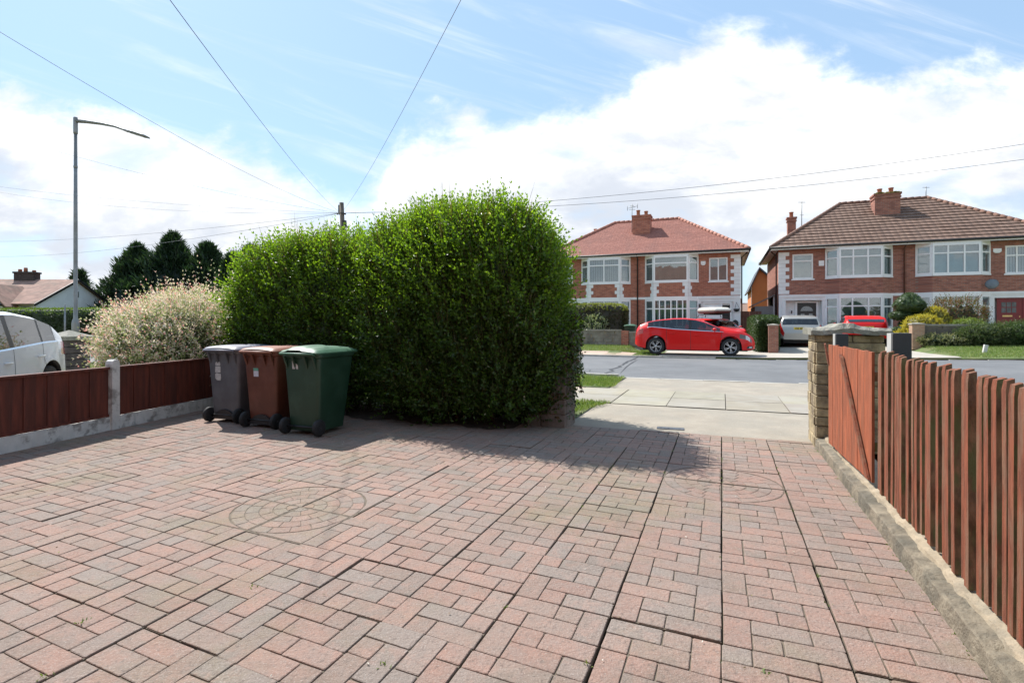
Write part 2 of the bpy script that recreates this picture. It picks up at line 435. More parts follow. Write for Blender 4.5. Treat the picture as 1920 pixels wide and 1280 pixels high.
# far side
strip('far_ground', M_grassbase, -90, 90, [20.66, 21, 23, 25, 33, 60, 260], zfar, .3)
strip('far_pavement', M_pinkpave, -60, -3.2, [20.71, 21.4, 22.1], zfar, 1.2, raise_=.004, edge_noise=.04)
strip('far_driveway', M_conc_side, -2.2, 7.0, [20.71, 21, 23, 25, 32.9], zfar, .3, raise_=.014, bent=False)
strip('far_driveway', M_conc_side, -3.7, -2.2, [24.6, 25, 32.9], zfar, .3, raise_=.014, bent=False)
strip('far_driveway', M_conc_side, 11.8, 14.4, [24.6, 25, 32.9], zfar, .6, raise_=.009, bent=False)
strip('neighbour_drive', M_conc, -16, -7.9, [-2, 3, 8.9], lambda t: -.02, 1, bent=False)
# tar seam snaking over the road
def ribbon(name, pts, w_, z, material, kind='structure'):
    mb = MB(); P = [Vector(p) for p in pts]; vs = []
    for i, p in enumerate(P):
        d = (P[min(i + 1, len(P) - 1)] - P[max(i - 1, 0)]).normalized(); nn = Vector((-d.y, d.x, 0)); ww = w_ * random.uniform(.5, 1.3)
        if i in (0, len(P) - 1): ww *= .3
        vs += [(p.x + nn.x * ww, p.y + nn.y * ww, z(p) if callable(z) else z), (p.x - nn.x * ww, p.y - nn.y * ww, z(p) if callable(z) else z)]
    mb.add(vs, [(2 * i, 2 * i + 1, 2 * i + 3, 2 * i + 2) for i in range(len(P) - 1)])
    o = mb.build(name, material); o['kind'] = kind; return o
def zroad(p):
    t = p.x * ST + p.y * CT; return zr_(t) + .006
M_tar = mat('tar', (.045, .047, .05), .6, .2)
def gp(px_, py_, z=0.0):
    Y = (H - z) / ((py_ - 603) / 1000); return Vector(((px_ - 960) / 1000 * Y, Y, z))
sm = [(1135, 703), (1150, 694), (1163, 688), (1176, 680), (1188, 675), (1205, 669)]
P = []
for i in range(len(sm) - 1):
    for k in range(4):
        a = sm[i]; b = sm[i + 1]; f = k / 4; q_ = gp(a[0] + (b[0] - a[0]) * f, a[1] + (b[1] - a[1]) * f, -.02)
        P.append(q_ + Vector((random.uniform(-.08, .08), random.uniform(-.1, .1), 0)))
ribbon('road_seam', P, .045, zroad, M_tar)
P = [gp(a, b, -.02) + Vector((random.uniform(-.04, .04), 0, 0)) for a, b in [(1163, 700), (1175, 690), (1186, 683), (1196, 677)]]
ribbon('road_seam', P, .02, zroad, M_tar)

# ------------------------------------------------------------------ block-printed paving of the drive
U = .487; C4 = U / 4
def tshear(s, t): return t + .06 * max(0, -s)
PK = [(.345, .205, .165), (.325, .205, .17), (.30, .208, .175), (.265, .21, .185), (.25, .213, .193), (.32, .19, .155), (.285, .21, .178), (.275, .198, .165)]
PK = [tuple(.93 * (.70 * c + .30 * m) * k_ for c, m, k_ in zip(p, (.300, .212, .175), (1.03, 1.02, .98))) for p in PK]
PKP = [.17, .17, .16, .13, .12, .09, .1, .06]
M_brick = mat('block_paving', (1, 1, 1), .92, .1, 22, 1.0, 60, attr=True, bdist=.009, flake=((.44, .40, .37), 170, .5),
              tint=(.20, .175, .10), tscale=.7, tamt=.6, lo=.5, hi=.68)
slab = MB(); blk = MB()
def pt(s, t, z): v = W(s, tshear(s, t), z); return v
ca, sa = None, None
def region_tint(s, t):
    v = math.sin(s * .9 + 1.3) * math.cos(t * .8 + .4) * .5 + math.sin(s * 2.3 - t * 1.7) * .25
    return 1 + .10 * v
def add_brick(poly, zt, sl):
    """poly: corner list in slab-plane coords (s,t), counter-clockwise; rounded top edge, skirt"""
    n = len(poly); cx = sum(p[0] for p in poly) / n; cy = sum(p[1] for p in poly) / n
    c = PK[RNG.choice(len(PK), p=PKP)]; g = RNG.uniform(.92, 1.08) * region_tint(cx, cy); c = tuple(min(1, x * g) for x in c)
    def z(p): return zt + sl[0] * (p[0] - cx) + sl[1] * (p[1] - cy)
    o = []; i_ = []
    for p in poly:
        d = math.hypot(p[0] - cx, p[1] - cy) or 1; k = .0026 / d * 1.6
        q = (p[0] + random.uniform(-.0022, .0022), p[1] + random.uniform(-.0022, .0022))
        o.append(q); i_.append((q[0] + (cx - q[0]) * k, q[1] + (cy - q[1]) * k))
    vs = [pt(*p, z(p)) for p in i_] + [pt(*p, z(p) - .0022) for p in o] + [pt(*p, z(p) - .014) for p in o]
    fs = [tuple(range(n))] + [(n + k, n + (k + 1) % n, (k + 1) % n, k) for k in range(n)] + [(2 * n + k, 2 * n + (k + 1) % n, n + (k + 1) % n, n + k) for k in range(n)]
    blk.add(vs, fs, 0, col=c)
PAT = [(0, 3, 1, 1), (1, 3, 2, 1), (3, 2, 1, 2), (0, 2, 2, 1), (2, 2, 1, 1), (0, 0, 1, 2), (1, 1, 2, 1), (3, 1, 1, 1), (1, 0, 1, 1), (2, 0, 2, 1)]
def rect_poly(x0, x1, y0, y1):
    r = .007; P_ = []
    for (cx, cy, a0) in ((x1 - r, y0 + r, -90), (x1 - r, y1 - r, 0), (x0 + r, y1 - r, 90), (x0 + r, y0 + r, 180)):
        for a in (a0 + 12, a0 + 78): P_.append((cx + r * math.cos(R(a)), cy + r * math.sin(R(a))))
    return P_
def slab_at(i, j, clip_t=1e9, clip_s=.965):
    s0, t0 = i * U, 2.463 + j * U
    zb = random.uniform(-.0025, .0025); sl = (random.uniform(-.008, .008), random.uniform(-.010, .010))
    js, jt = random.uniform(-.0035, .0035), random.uniform(-.004, .004)
    g = random.choice((.0028, .0038, .0052)); gt = random.choice((.0015, .0022, .004))
    x0, x1, y0, y1 = s0 + g + js, min(s0 + U - g + js, clip_s), t0 + gt + jt, min(t0 + U - gt + jt, clip_t)
    if x1 - x0 < .03 or y1 - y0 < .03: return
    scx, scy = s0 + U / 2, t0 + U / 2
    def z(p, d=0): return zb + sl[0] * (p[0] - scx) + sl[1] * (p[1] - scy) + d
    cs = [(x0, y0), (x1, y0), (x1, y1), (x0, y1)]
    hs_ = any(i in (ci - 1, ci) and j in (cj - 1, cj) for (ci, cj) in ((-6, 1), (0, 5)))
    slab.add([pt(*p, z(p, -.0035 if hs_ else -.0065)) for p in cs] + [pt(*p, z(p, -.045)) for p in cs], [(0, 1, 2, 3), (4, 5, 1, 0), (5, 6, 2, 1), (6, 7, 3, 2), (7, 4, 0, 3)])
    hole = None
    for (ci, cj) in ((-6, 1), (0, 5)):
        if i in (ci - 1, ci) and j in (cj - 1, cj): hole = (ci * U, 2.463 + cj * U)
    gm = .0030 if not hole else .0019
    if hole:
        hx, hy = hole; qx = 1 if s0 + U / 2 > hx else -1; qy = 1 if t0 + U / 2 > hy else -1
        rings = [(.012, .10, 1), (.10, .195, 2), (.195, .29, 3), (.29, .385, 4), (.385, .475, 5)]
        for r0, r1, nn in rings:
            off = random.choice((0, 1)) * .0
            for k in range(nn):
                a0 = math.pi / 2 * k / nn; a1 = math.pi / 2 * (k + 1) / nn
                ga0 = gm / max(r0, .05) if k else .010 / max(r0, .04); ga1 = gm / max(r0, .05) if k < nn - 1 else .010 / max(r0, .04)
                aa = [a0 + ga0 + (a1 - ga1 - a0 - ga0) * q / 3 for q in range(4)]
                P_ = [((r1 - gm) * math.cos(a), (r1 - gm) * math.sin(a)) for a in aa] + [((r0 + gm) * math.cos(a), (r0 + gm) * math.sin(a)) for a in reversed(aa)]
                P_ = [(hx + qx * a, hy + qy * b) for a, b in P_]
                if qx * qy < 0: P_.reverse()
                m_ = (sum(p[0] for p in P_) / len(P_), sum(p[1] for p in P_) / len(P_))
                add_brick(P_, z(m_), sl)
        # corner piece outside the last ring
        aa = [.06 + (math.pi / 2 - .12) * q / 7 for q in range(8)]; ro = .483
        arc = [(ro * math.cos(a), ro * math.sin(a)) for a in aa]
        lo_ = [(min(U - .009, a), min(U - .009, b)) for a, b in arc]
        h1 = [p for p in lo_[:4]] + [(U / 1.42, U - .009), (U - .009, U - .009)][:0]
        P_ = [(U - .009, lo_[0][1] + .05)] + [(U - .009, U - .009), (lo_[-1][0] + .05, U - .009)] + [(ro * math.cos(a) + .006, ro * math.sin(a) + .006) for a in reversed(aa[2:6])]
        P_ = [(hx + qx * a, hy + qy * b) for a, b in P_]
        if qx * qy < 0: P_.reverse()
        m_ = (sum(p[0] for p in P_) / len(P_), sum(p[1] for p in P_) / len(P_)); add_brick(P_, z(m_), sl)
        return
    rot = random.choice((0, 0, 0, 2)) if i > -3 else random.choice((0, 0, 1, 2))
    for (a, b, w_, h_) in PAT:
        if rot == 2: a, b = 4 - a - w_, 4 - b - h_
        elif rot == 1: a, b, w_, h_ = b, 4 - a - w_, h_, w_
        bx0, bx1, by0, by1 = s0 + a * C4, s0 + (a + w_) * C4, t0 + b * C4, t0 + (b + h_) * C4
        q0 = gm if a else g + .001; q1 = gm if a + w_ < 4 else g + .001; q2 = gm if b else gt + .001; q3 = gm if b + h_ < 4 else gt + .001
        bx0, bx1, by0, by1 = bx0 + q0 + js, min(bx1 - q1 + js, x1), by0 + q2 + jt, min(by1 - q3 + jt, y1)
        if bx1 - bx0 < .03 or by1 - by0 < .03: continue
        m_ = ((bx0 + bx1) / 2, (by0 + by1) / 2)
        add_brick(rect_poly(bx0, bx1, by0, by1), z(m_) + random.uniform(-.0007, .0007), sl)
for i in range(-19, 2):
    for j in range(-7, 10):
        s_c, t_c = (i + .5) * U, 2.463 + (j + .5) * U
        p = W(s_c, t_c)
        if p.x < -5.364 + (p.y - 5.587) * .1735 - .45: continue
        lim = 6.95 - .06 * max(0, -s_c)
        slab_at(i, j, clip_t=lim)
def mottle(m):
    nt2 = m.node_tree; q = NB(nt2); bs = nt2.nodes['Principled BSDF']; src = bs.inputs['Base Color'].links[0].from_socket
    v = q.n('ShaderNodeTexCoord').outputs['Object']
    c = q.mix(q.ss(q.noise(v, 11, 5, .7), .40, .62, 0, .35), src, (.215, .19, .168))
    c = q.mix(q.ss(q.noise(q.mapping(v, (1, 1, 1), (7, 2, 0)), 7, 5, .7), .48, .66, 0, .35), c, (.37, .215, .165))
    c = q.mix(q.ss(q.noise(q.mapping(v, (1, 1, 1), (1, 9, 0)), 38, 4, .7), .52, .68, 0, .55), c, (.13, .10, .085))
    c = q.mix(q.ss(q.noise(q.mapping(v, (1, 1, 1), (4, 4, 0)), 1.6, 7, .72), .50, .70, 0, .42), c, (.135, .115, .085))
    c = q.mix(q.ss(q.noise(q.mapping(v, (1, 1, 1), (2, 7, 0)), .8, 6, .7), .54, .68, 0, .32), c, (.22, .195, .12))
    c = q.mix(q.ss(q.noise(v, 130, 3, .8), .56, .66, 0, .55), c, (.44, .38, .34))
    q.l(c, bs.inputs['Base Color'])
mottle(M_brick)
structure(slab.build('drive_joints', M_mortar)); structure(blk.build('driveway', M_brick, color=True))
strip('drive_bed', M_soil, -12, 1.0, [-2.2, 3, 8.2], lambda t: -.052, 1, bent=False)
# broken corner: an open crack across one slab
M_crack = mat('crack_soil', (.014, .011, .009), 1.0, .3, spec=.0)
ck = [(752, 1196), (780, 1193), (815, 1177), (845, 1163), (868, 1155), (880, 1142), (893, 1125), (905, 1112), (935, 1108), (955, 1113)]
P = [gp(a, b) for a, b in ck]

# weeds in the joints and grit: uncountable
def tufts(name, pts_, n_each, h, spread, cols, label=None):
    pos = []; 
    for (p, r) in pts_:
        for _ in range(n_each): pos.append((p[0] + random.gauss(0, r), p[1] + random.gauss(0, r), p[2]))
    pos = np.array(pos); n = len(pos)
    d = np.stack([RNG.normal(0, spread, n), RNG.normal(0, spread, n), np.ones(n)], 1); ln = h * RNG.uniform(.4, 1.2, n)
    o = leaf_object(name, pos, d, RNG.normal(size=(n, 3)), ln, ln * .28, palette(cols, n), leaf_mat('grass_leaf', .3, .5))
    o['kind'] = 'stuff'; o['label'] = label or 'green weeds and grass sprouting in the joints'; o['category'] = 'weeds'; return o
pts_ = []
for _ in range(60):
    i = random.choice((1, 1, 0, -1, 2, -2, -5, -8)); t = random.uniform(1.6, 6.6); s = i * U if i < 2 else .955
    pts_.append((tuple(pt(s, t, -.012)), .006))
for _ in range(50):
    pts_.append((tuple(W(.955 + random.uniform(-.01, .012), random.uniform(1.6, 6.6), -.008)), .009))
for a, b in ((150, 1168), (470, 1102), (525, 902), (720, 1250), (1100, 1243), (497, 806), (85, 1270), (1430, 1262)): pts_.append((tuple(gp(a, b)), .012))
tufts('joint_weeds', pts_, 9, .022, .9, [(.16, .26, .05), (.2, .28, .07), (.12, .2, .04)], 'tiny green weeds sprouting in the joints of the paving')
# fallen leaves and petals
n = 520; S_ = RNG.uniform(-7, .9, n); T_ = 6.3 - np.abs(RNG.normal(0, 1.3, n)); T_[:140] = RNG.uniform(1.5, 6.6, 140)
pp_ = np.array([tuple(W(s, t, .007)) for s, t in zip(S_, T_)])
o = leaf_object('leaf_litter', pp_, np.stack([RNG.normal(size=n), RNG.normal(size=n), RNG.normal(0, .1, n)], 1), np.stack([RNG.normal(size=n), RNG.normal(size=n), RNG.normal(0, .1, n)], 1),
                RNG.uniform(.008, .022, n), RNG.uniform(.005, .010, n), palette([(.5, .45, .35), (.2, .13, .07), (.6, .58, .5), (.14, .1, .05), (.3, .28, .1)], n), leaf_mat('litter_leaf', .1, .7))
tag(o, 'small dry leaves and petals scattered on the paving', 'leaf litter', kind='stuff')

# grass blades
def grass(name, s0, s1, t0, t1, z, n, h, label, bent=True, cols=None, mask=None):
    s = RNG.uniform(s0, s1, n); t = RNG.uniform(t0, t1, n)
    if mask is not None: k = mask(s, t); s, t = s[k], t[k]; n = len(s)
    b = np.array([bend(x) for x in s]) if bent else 0
    tt = t + b; zz = np.array([z(x) + rise(a_, x) for a_, x in zip(s, t)])
    pos = np.stack([s * CT + tt * ST, -s * ST + tt * CT, zz], 1)
    d = np.stack([RNG.normal(0, .45, n), RNG.normal(0, .45, n), np.ones(n)], 1); ln = h * RNG.uniform(.4, 1.2, n)
    o = leaf_object(name, pos, d, RNG.normal(size=(n, 3)), ln, np.maximum(ln * .12, .008), palette(cols or [(.17, .27, .05), (.22, .32, .07), (.13, .21, .04), (.3, .32, .12)], n), leaf_mat('grass_leaf', .3, .5))
    return tag(o, label, 'grass', kind='stuff')
grass('grass', -6.5, -2.1, 11.12, 13.3, lambda t: .012, 26000, .07, 'rough green grass verge between pavement and road',
      mask=lambda s, t: (s < -2.22 + (13.3 - t) * .06) & ((t < 12.95) | (s < -3.4) | (RNG.uniform(size=len(s)) < .25)))
grass('grass', -5.0, -1.75, 7.3, 9.02, lambda t: .004, 15000, .075, 'small patch of grass beside the hedge pillar at the pavement edge', mask=lambda s, t: s < -2.15 + (9.02 - t) * -.02 + (t - 7.3) * .24)
grass('grass', -22, -5.5, 11.12, 13.3, lambda t: .012, 22000, .07, 'strip of grass verge beyond the left fence and lamp post')
grass('grass', -7.2, .5, 22.1, 24.9, zfar, 20000, .08, 'green verge in front of the grey block garden wall', mask=lambda s, t: s < -2.4)
grass('grass', -5.2, -.9, 20.8, 22.1, zfar, 8000, .08, 'green verge under the tail of the red hatchback', mask=lambda s, t: (s > -3.1) & (s < -2.3))
grass('grass', 7.05, 15.5, 20.75, 24.9, zfar, 40000, .07, 'mown green verge with two white marker posts', bent=False)
grass('grass', 1.7, 6.8, 8.9, 9.1, lambda t: .0, 500, .07, 'tufts of grass at the edge of the concrete', bent=False)
grass('grass', 2.9, 6.8, 10.9, 11.2, lambda t: .0, 1200, .09, 'tufts of grass between flags and concrete', bent=False)
grass('grass', 6.3, 10, 11.1, 13.3, lambda t: .012, 16000, .08, 'green verge seen over the pointed red pickets', bent=False)
grass('grass', -34, -22, 20.9, 25, zfar, 15000, .1, 'far grass strip below the long dark hedge')

mb = MB(); nb_ = 40; vs = []
for k in range(nb_ + 1):
    s = -8.2 + 5.7 * k / nb_; e = .08 * math.sin(s * 7) + .05 * math.sin(s * 17 + 1)
    vs += [W(s, 6.30 + e, .0075), W(s, 7.3, .02)]
mb.add(vs, [(2 * k, 2 * k + 2, 2 * k + 3, 2 * k + 1) for k in range(nb_)]); structure(mb.build('hedge_bed', M_soil))
# ================================================================== WHEELIE BINS
M_rubber = mat('rubber', (.018, .018, .019), .75, .2, 20, .2, 90)
M_chrome = mat('bright_metal', (.7, .71, .72), .22, .05, metallic=1.0)
M_steel = mat('galvanised_steel', (.25, .26, .26), .5, .15, 4, .1, 60, metallic=.7, tint=(.22, .2, .17), tamt=.5)
M_white = mat('white_plastic', (.80, .80, .78), .35, .04, 3)
M_black = mat('black_plastic', (.02, .02, .022), .45, .2)
def rrect(x0, x1, y0, y1, r, n=5):
    P_ = []
    for cx, cy, a0 in ((x1 - r, y0 + r, -90), (x1 - r, y1 - r, 0), (x0 + r, y1 - r, 90), (x0 + r, y0 + r, 180)):
        for k in range(n + 1): a = R(a0 + 90 * k / n); P_.append((cx + r * math.cos(a), cy + r * math.sin(a)))
    return P_
def loft(mb, secs, mi=0, smooth=True, cap=(True, True)):
    """secs: [(poly, z)], same count"""
    n = len(secs[0][0]); vs = [(p[0], p[1], z if not callable(z) else z(p)) for poly, z in secs for p in poly]
    fs = [(i * n + k, i * n + (k + 1) % n, (i + 1) * n + (k + 1) % n, (i + 1) * n + k) for i in range(len(secs) - 1) for k in range(n)]
    mb.add(vs, fs, mi, smooth); o = len(mb.v) - len(vs)
    if cap[0]: mb.f.append(tuple(o + k for k in range(n - 1, -1, -1))); mb.m.append(mi); mb.sm.append(False)
    if cap[1]: mb.f.append(tuple(o + (len(secs) - 1) * n + k for k in range(n))); mb.m.append(mi); mb.sm.append(False)
def make_bin(name, label, body_c, lid_c, s, t, rz, arched, style):
    r = thing(name, label, 'wheelie bin', W(s, t, .003), rz)
    Mb = mat(name + '_plastic', body_c, .48, .12, 5, .25, 220, tint=tuple(min(1, c * 1.5 + .02) for c in body_c), tscale=2.5, tamt=.35, bdist=.002)
    Ml = mat(name + '_lid_plastic', lid_c, .5, .1, 4, .2, 200, tint=tuple(min(1, c * 1.25 + .03) for c in lid_c), tscale=3, tamt=.6, bdist=.002)
    mb = MB(); zs = [.045, .10, .30, .60, .88, .955]
    def sec(z, g=0.0):
        f = (z - .045) / .955
        return rrect(-.228 - .052 * f - g, .228 + .052 * f + g, .03 - .055 * f - g, .50 + .135 * f + g, .045 + g)
    loft(mb, [(sec(z), z) for z in zs], 0)
    loft(mb, [(sec(.93, .004), .93), (sec(.93, .022), .945), (sec(.97, .022), .985), (sec(.97, .004), .99)], 0)   # rim
        # brackets under the rim
    for x in (-.22, -.09, .09, .22):
        mb.add([(x - .012, -.03, .93), (x + .012, -.03, .93), (x + .012, -.085, .965), (x - .012, -.085, .965), (x - .012, -.015, .80), (x + .012, -.015, .80)],
               [(0, 1, 2, 3), (4, 5, 1, 0), (4, 3, 2, 5), (0, 3, 4), (1, 5, 2)], 0)
    mb.build('body', Mb, r, bevel=.004)
    if arched:   # black plate painted in for the shade of the recess over the axle
        a = MB(); P_ = [(-.235, .045)] + [(-.17 + .34 * k / 10, .09 + .085 * math.sin(math.pi * k / 10) ** .7) for k in range(11)] + [(.235, .045)]
        a.prism(P_, -.003, .03, 0, axis='y'); a.build('axle_recess', M_black, r)
    # lid : domed, with raised centre and turned-down lip
    l = MB(); nx, ny = 17, 19; vs = []
    for j in range(ny):
        for i in range(nx):
            u_, v_ = i / (nx - 1) * 2 - 1, j / (ny - 1)
            x = u_ * .305; y = -.085 + v_ * .79
            e = max(abs(u_), abs(2 * v_ - 1))
            # rounded plan corners
            cx_ = max(0, abs(u_) - .86) / .14; cy_ = max(0, abs(2 * v_ - 1) - .9) / .1
            if cx_ > 0 and cy_ > 0:
                q_ = math.hypot(cx_, cy_)
                if q_ > 1: x *= 1 - .02 * (q_ - 1) * 3; y = y + (-.03 if v_ > .5 else .03) * (q_ - 1) * 2
            z = 1.012 + .05 * (1 - u_ ** 2) ** .6 * math.sin(math.pi * min(1, .12 + v_ * .86)) ** .5
            if style == 'step':
                if v_ > .05 and abs(u_) < .72: z += .012 * min(1, (.72 - abs(u_)) / .1) * min(1, (v_ - .05) / .08)
                if abs(u_ + .15) < .38 and v_ < .52: z += .012
            else:
                if abs(u_) < .6 and .1 < v_ < .8: z -= .012 * min(1, (.6 - abs(u_)) / .1) * min(1, (v_ - .1) / .1, (.8 - v_) / .1)
            if e > .97: z -= .02
            vs.append((x, y, z))
    fs = [(j * nx + i, j * nx + i + 1, (j + 1) * nx + i + 1, (j + 1) * nx + i) for j in range(ny - 1) for i in range(nx - 1)]
    l.add(vs, fs, 0, True)
    loft(l, [(rrect(-.297, .297, -.07, .70, .05), .982), (rrect(-.303, .303, -.082, .703, .05), .999), (rrect(-.300, .300, -.080, .700, .05), 1.006)], 0, cap=(True, True))
    l.build('lid', Ml, r)
    h = MB(); h.tube([(-.25, -.075, .975), (-.25, -.105, .99), (.25, -.105, .99), (.25, -.075, .975)], .014, 8)
    h.build('handle', Ml, r)
    ax = MB(); ax.tube([(-.29, 0, .1), (.29, 0, .1)], .011, 8); ax.build('axle', M_black, r)
    for sx in (-1, 1):
        wq = MB(); Mx = Matrix.Translation((sx * .255 - .025 + (.0 if sx < 0 else .0), 0, .1)) @ Matrix.Rotation(R(90), 4, 'Y')
        wq.lathe([(.05, .0), (.085, .0), (.1, .008), (.1, .042), (.085, .05), (.05, .05)], 24, 0, Mx)
        wo_ = wq.build('wheel', M_rubber, r)
        hb = MB(); Mh = Matrix.Translation((sx * .255 + (.018 if sx > 0 else -.023), 0, .1)) @ Matrix.Rotation(R(90), 4, 'Y')
        hb.lathe([(.02, -.004), (.022, .008), (.04, .003), (.045, -.002), (.064, .0), (.067, .008), (.05, .002), (.0, .004)], 24, 0, Mh)
        hb.build('hub', M_black, wo_)
    return r
brz = -TH
grey = make_bin('grey_bin', 'grey wheelie bin with worn white number stickers, nearest the red fence', (.105, .107, .115), (.19, .195, .24), -6.35, 5.36, brz + R(3), True, 'dish')
brown = make_bin('brown_bin', 'brown wheelie bin with a small white and green label, between the grey and green bins', (.115, .036, .020), (.27, .11, .068), -5.565, 5.25, brz + R(1), True, 'dish')
green = make_bin('green_bin', 'dark green wheelie bin with pale green lid and torn white sticker, beside the hedge', (.012, .043, .023), (.055, .14, .08), -4.755, 5.11, brz, False, 'step')
M_stk = mat('sticker_paper', (.50, .49, .47), .6, .15, 40); M_stkg = mat('sticker_green', (.12, .34, .25), .6, .1); M_stkw = mat('label_paper', (.55, .56, .62), .6, .1, 60)
def onback(z): f = (z - .045) / .955; return .03 - .055 * f - .0035
def patch(parent, poly, m, name='sticker'):
    mb = MB(); n = len(poly); vs = [(x, onback(z) - .0015, z) for x, z in poly] + [(x, onback(z) + .001, z) for x, z in poly]
    mb.add(vs, [tuple(range(n)), tuple(range(2 * n - 1, n - 1, -1))] + [(k, k + n, (k + 1) % n + n, (k + 1) % n) for k in range(n)]); return mb.build(name, m, parent)
patch(grey, [(-.135, .80), (-.13, .775), (-.05, .775), (-.045, .80), (-.055, .825), (-.12, .825)], M_stk)
patch(grey, [(-.145, .68), (-.05, .68), (-.045, .765), (-.135, .765)], M_stk)
patch(grey, [(-.145, .60), (-.12, .575), (-.06, .57), (-.045, .60), (-.045, .66), (-.12, .672), (-.145, .655)], M_stk)
patch(brown, [(-.11, .74), (-.03, .74), (-.03, .775), (-.11, .775)], M_stkg); patch(brown, [(-.11, .665), (-.03, .665), (-.03, .738), (-.11, .738)], M_stkw)
patch(green, [(-.135, .90), (-.135, .80), (-.10, .80), (-.085, .815), (-.07, .80), (-.045, .80), (-.05, .85), (-.09, .875), (-.11, .91)], M_stk)

# ================================================================== LEFT FENCE
M_fence = mat('dark_red_timber', (.125, .027, .014), .7, .3, 3, .5, 60, tint=(.055, .016, .011), tscale=2, tamt=.6, stretch=(6, 6, .7))
M_wpaint = mat('flaking_white_paint', (.62, .60, .56), .85, .08, 8, .7, 40, tint=(.15, .13, .11), tscale=5, tamt=.7, lo=.48, hi=.62)
fd = Vector((.171, .985, 0)).normalized(); fang = math.atan2(fd.y, fd.x)
FA = Vector((-5.364, 5.587, 0))
def fence_bay(d0, d1, label):
    r = thing('boarded_fence', label, 'fence', FA + fd * d0, fang, 'red boarded panels of the low left fence')
    L = d1 - d0; mb = MB(); n = int(L / .125); p_ = L / n
    for k in range(n):
        y = -.010 if k % 2 else -.022
        mb.box(k * p_ - .004, (k + 1) * p_ + .004 * (k % 2), y - .006, y + .008, .17, .775 + random.uniform(-.003, .003))
    mb.build('boards', M_fence, r)
    c = MB(); c.box(-.005, L + .005, -.045, .035, .775, .805); c.build('capping', M_fence, r, bevel=.004)
    q_ = MB(); q_.box(0, L, -.032, -.0295, .172, .205); q_.build('bottom_rail', M_fence, r)
    g = MB(); nx = 40
    vs = []; 
    for k in range(nx + 1):
        x = L * k / nx; w_ = random.uniform(-.006, .006)
        vs += [(x, -.05 + w_, -.05), (x, -.047 + w_, .1), (x, -.045 + w_ * .7, .165 + random.uniform(-.004, .004)), (x, .03, .166)]
    g.add(vs, [(k * 4 + j, (k + 1) * 4 + j, (k + 1) * 4 + j + 1, k * 4 + j + 1) for k in range(nx) for j in range(3)])
    g.build('gravel_board', M_wpaint, r)
    return r
fence_bay(-3.6, -1.9, 'dark red low fence panel at the very left edge, cut off by the frame')
fence_bay(-1.8, 1.22, 'dark red low fence panel in front of the white car, left of the white post')
fence_bay(1.34, 3.1, 'dark red low fence panel below the pink shrub, between the white post and grey bin')
for d in (-1.85, 1.28, 3.16):
    mb = MB(); P_ = [(-.055, -.05), (.055, -.05), (.055, .84), (.045, .875), (.02, .895), (-.02, .895), (-.045, .875), (-.055, .84)]
    mb.prism(P_, -.075, .035, 0, axis='y')
    o = mb.build('fence_post', M_wpaint, None, FA + fd * d, fang, bevel=.006)
    tag(o, {-1.85: 'concrete fence post at the far left edge of the drive', 1.28: 'white painted concrete post with rounded top, in the middle of the low red fence', 3.16: 'concrete fence post hidden behind the grey bin'}[d], 'fence post', 'posts of the low left fence')

# ================================================================== RIGHT SIDE: wall kerb, pillars, pickets
M_stone = mat('buff_stone', (.225, .19, .138), .92, .3, 9, 1.0, 34, tint=(.12, .11, .085), tscale=3.2, tamt=.85, bdist=.02)
M_mort = mat('sandy_mortar', (.37, .30, .21), .95, .15, 14, .9, 60, tint=(.24, .21, .16), tscale=4, tamt=.7)
mb = MB(); prof = [(.957, -.05), (.962, .05), (.966, .092), (.974, .100), (1.05, .108)]
nt_ = 150; vs = []
for k in range(nt_ + 1):
    t = -1.0 + 7.7 * k / nt_
    for j, (s, z) in enumerate(prof):
        jn = math.sin(t * 2 * math.pi / .62) > .985
        ws = (math.sin(t * 9.1 + j) * .005 + random.uniform(-.006, .006)) * (1 if j in (1, 2) else .3) * .6; wz = random.uniform(-.004, .004) + (-.012 if jn and j else 0)
        vs.append(W(s + ws + (.008 if jn and j < 2 else 0), t, z + wz))
m_ = len(prof); mb.add(vs, [(k * m_ + j, k * m_ + j + 1, (k + 1) * m_ + j + 1, (k + 1) * m_ + j) for k in range(nt_) for j in range(m_ - 1)])
kr = thing('low_wall', 'low buff stone kerb wall under the red picket fence', 'low wall', W(.96, 3, 0), 0)
o = mb.build('stone_edging', M_stone); o.parent = kr; o.matrix_parent_inverse = Matrix.Translation(-kr.location)
mb = MB(); vs = []; prof = [(1.035, .09), (1.045, .125), (1.09, .135), (1.3, .13), (1.32, -.1)]
for k in range(nt_ + 1):
    t = -1.0 + 7.7 * k / nt_
    for j, (s, z) in enumerate(prof): vs.append(W(s + (math.sin(t * 13 + 2) * .006 + random.uniform(-.007, .007)) * (j < 3), t, z + random.uniform(-.005, .005)))
m_ = len(prof); mb.add(vs, [(k * m_ + j, k * m_ + j + 1, (k + 1) * m_ + j + 1, (k + 1) * m_ + j) for k in range(nt_) for j in range(m_ - 1)])
o = mb.build('mortar_bed', M_mort); o.parent = kr; o.matrix_parent_inverse = Matrix.Translation(-kr.location)

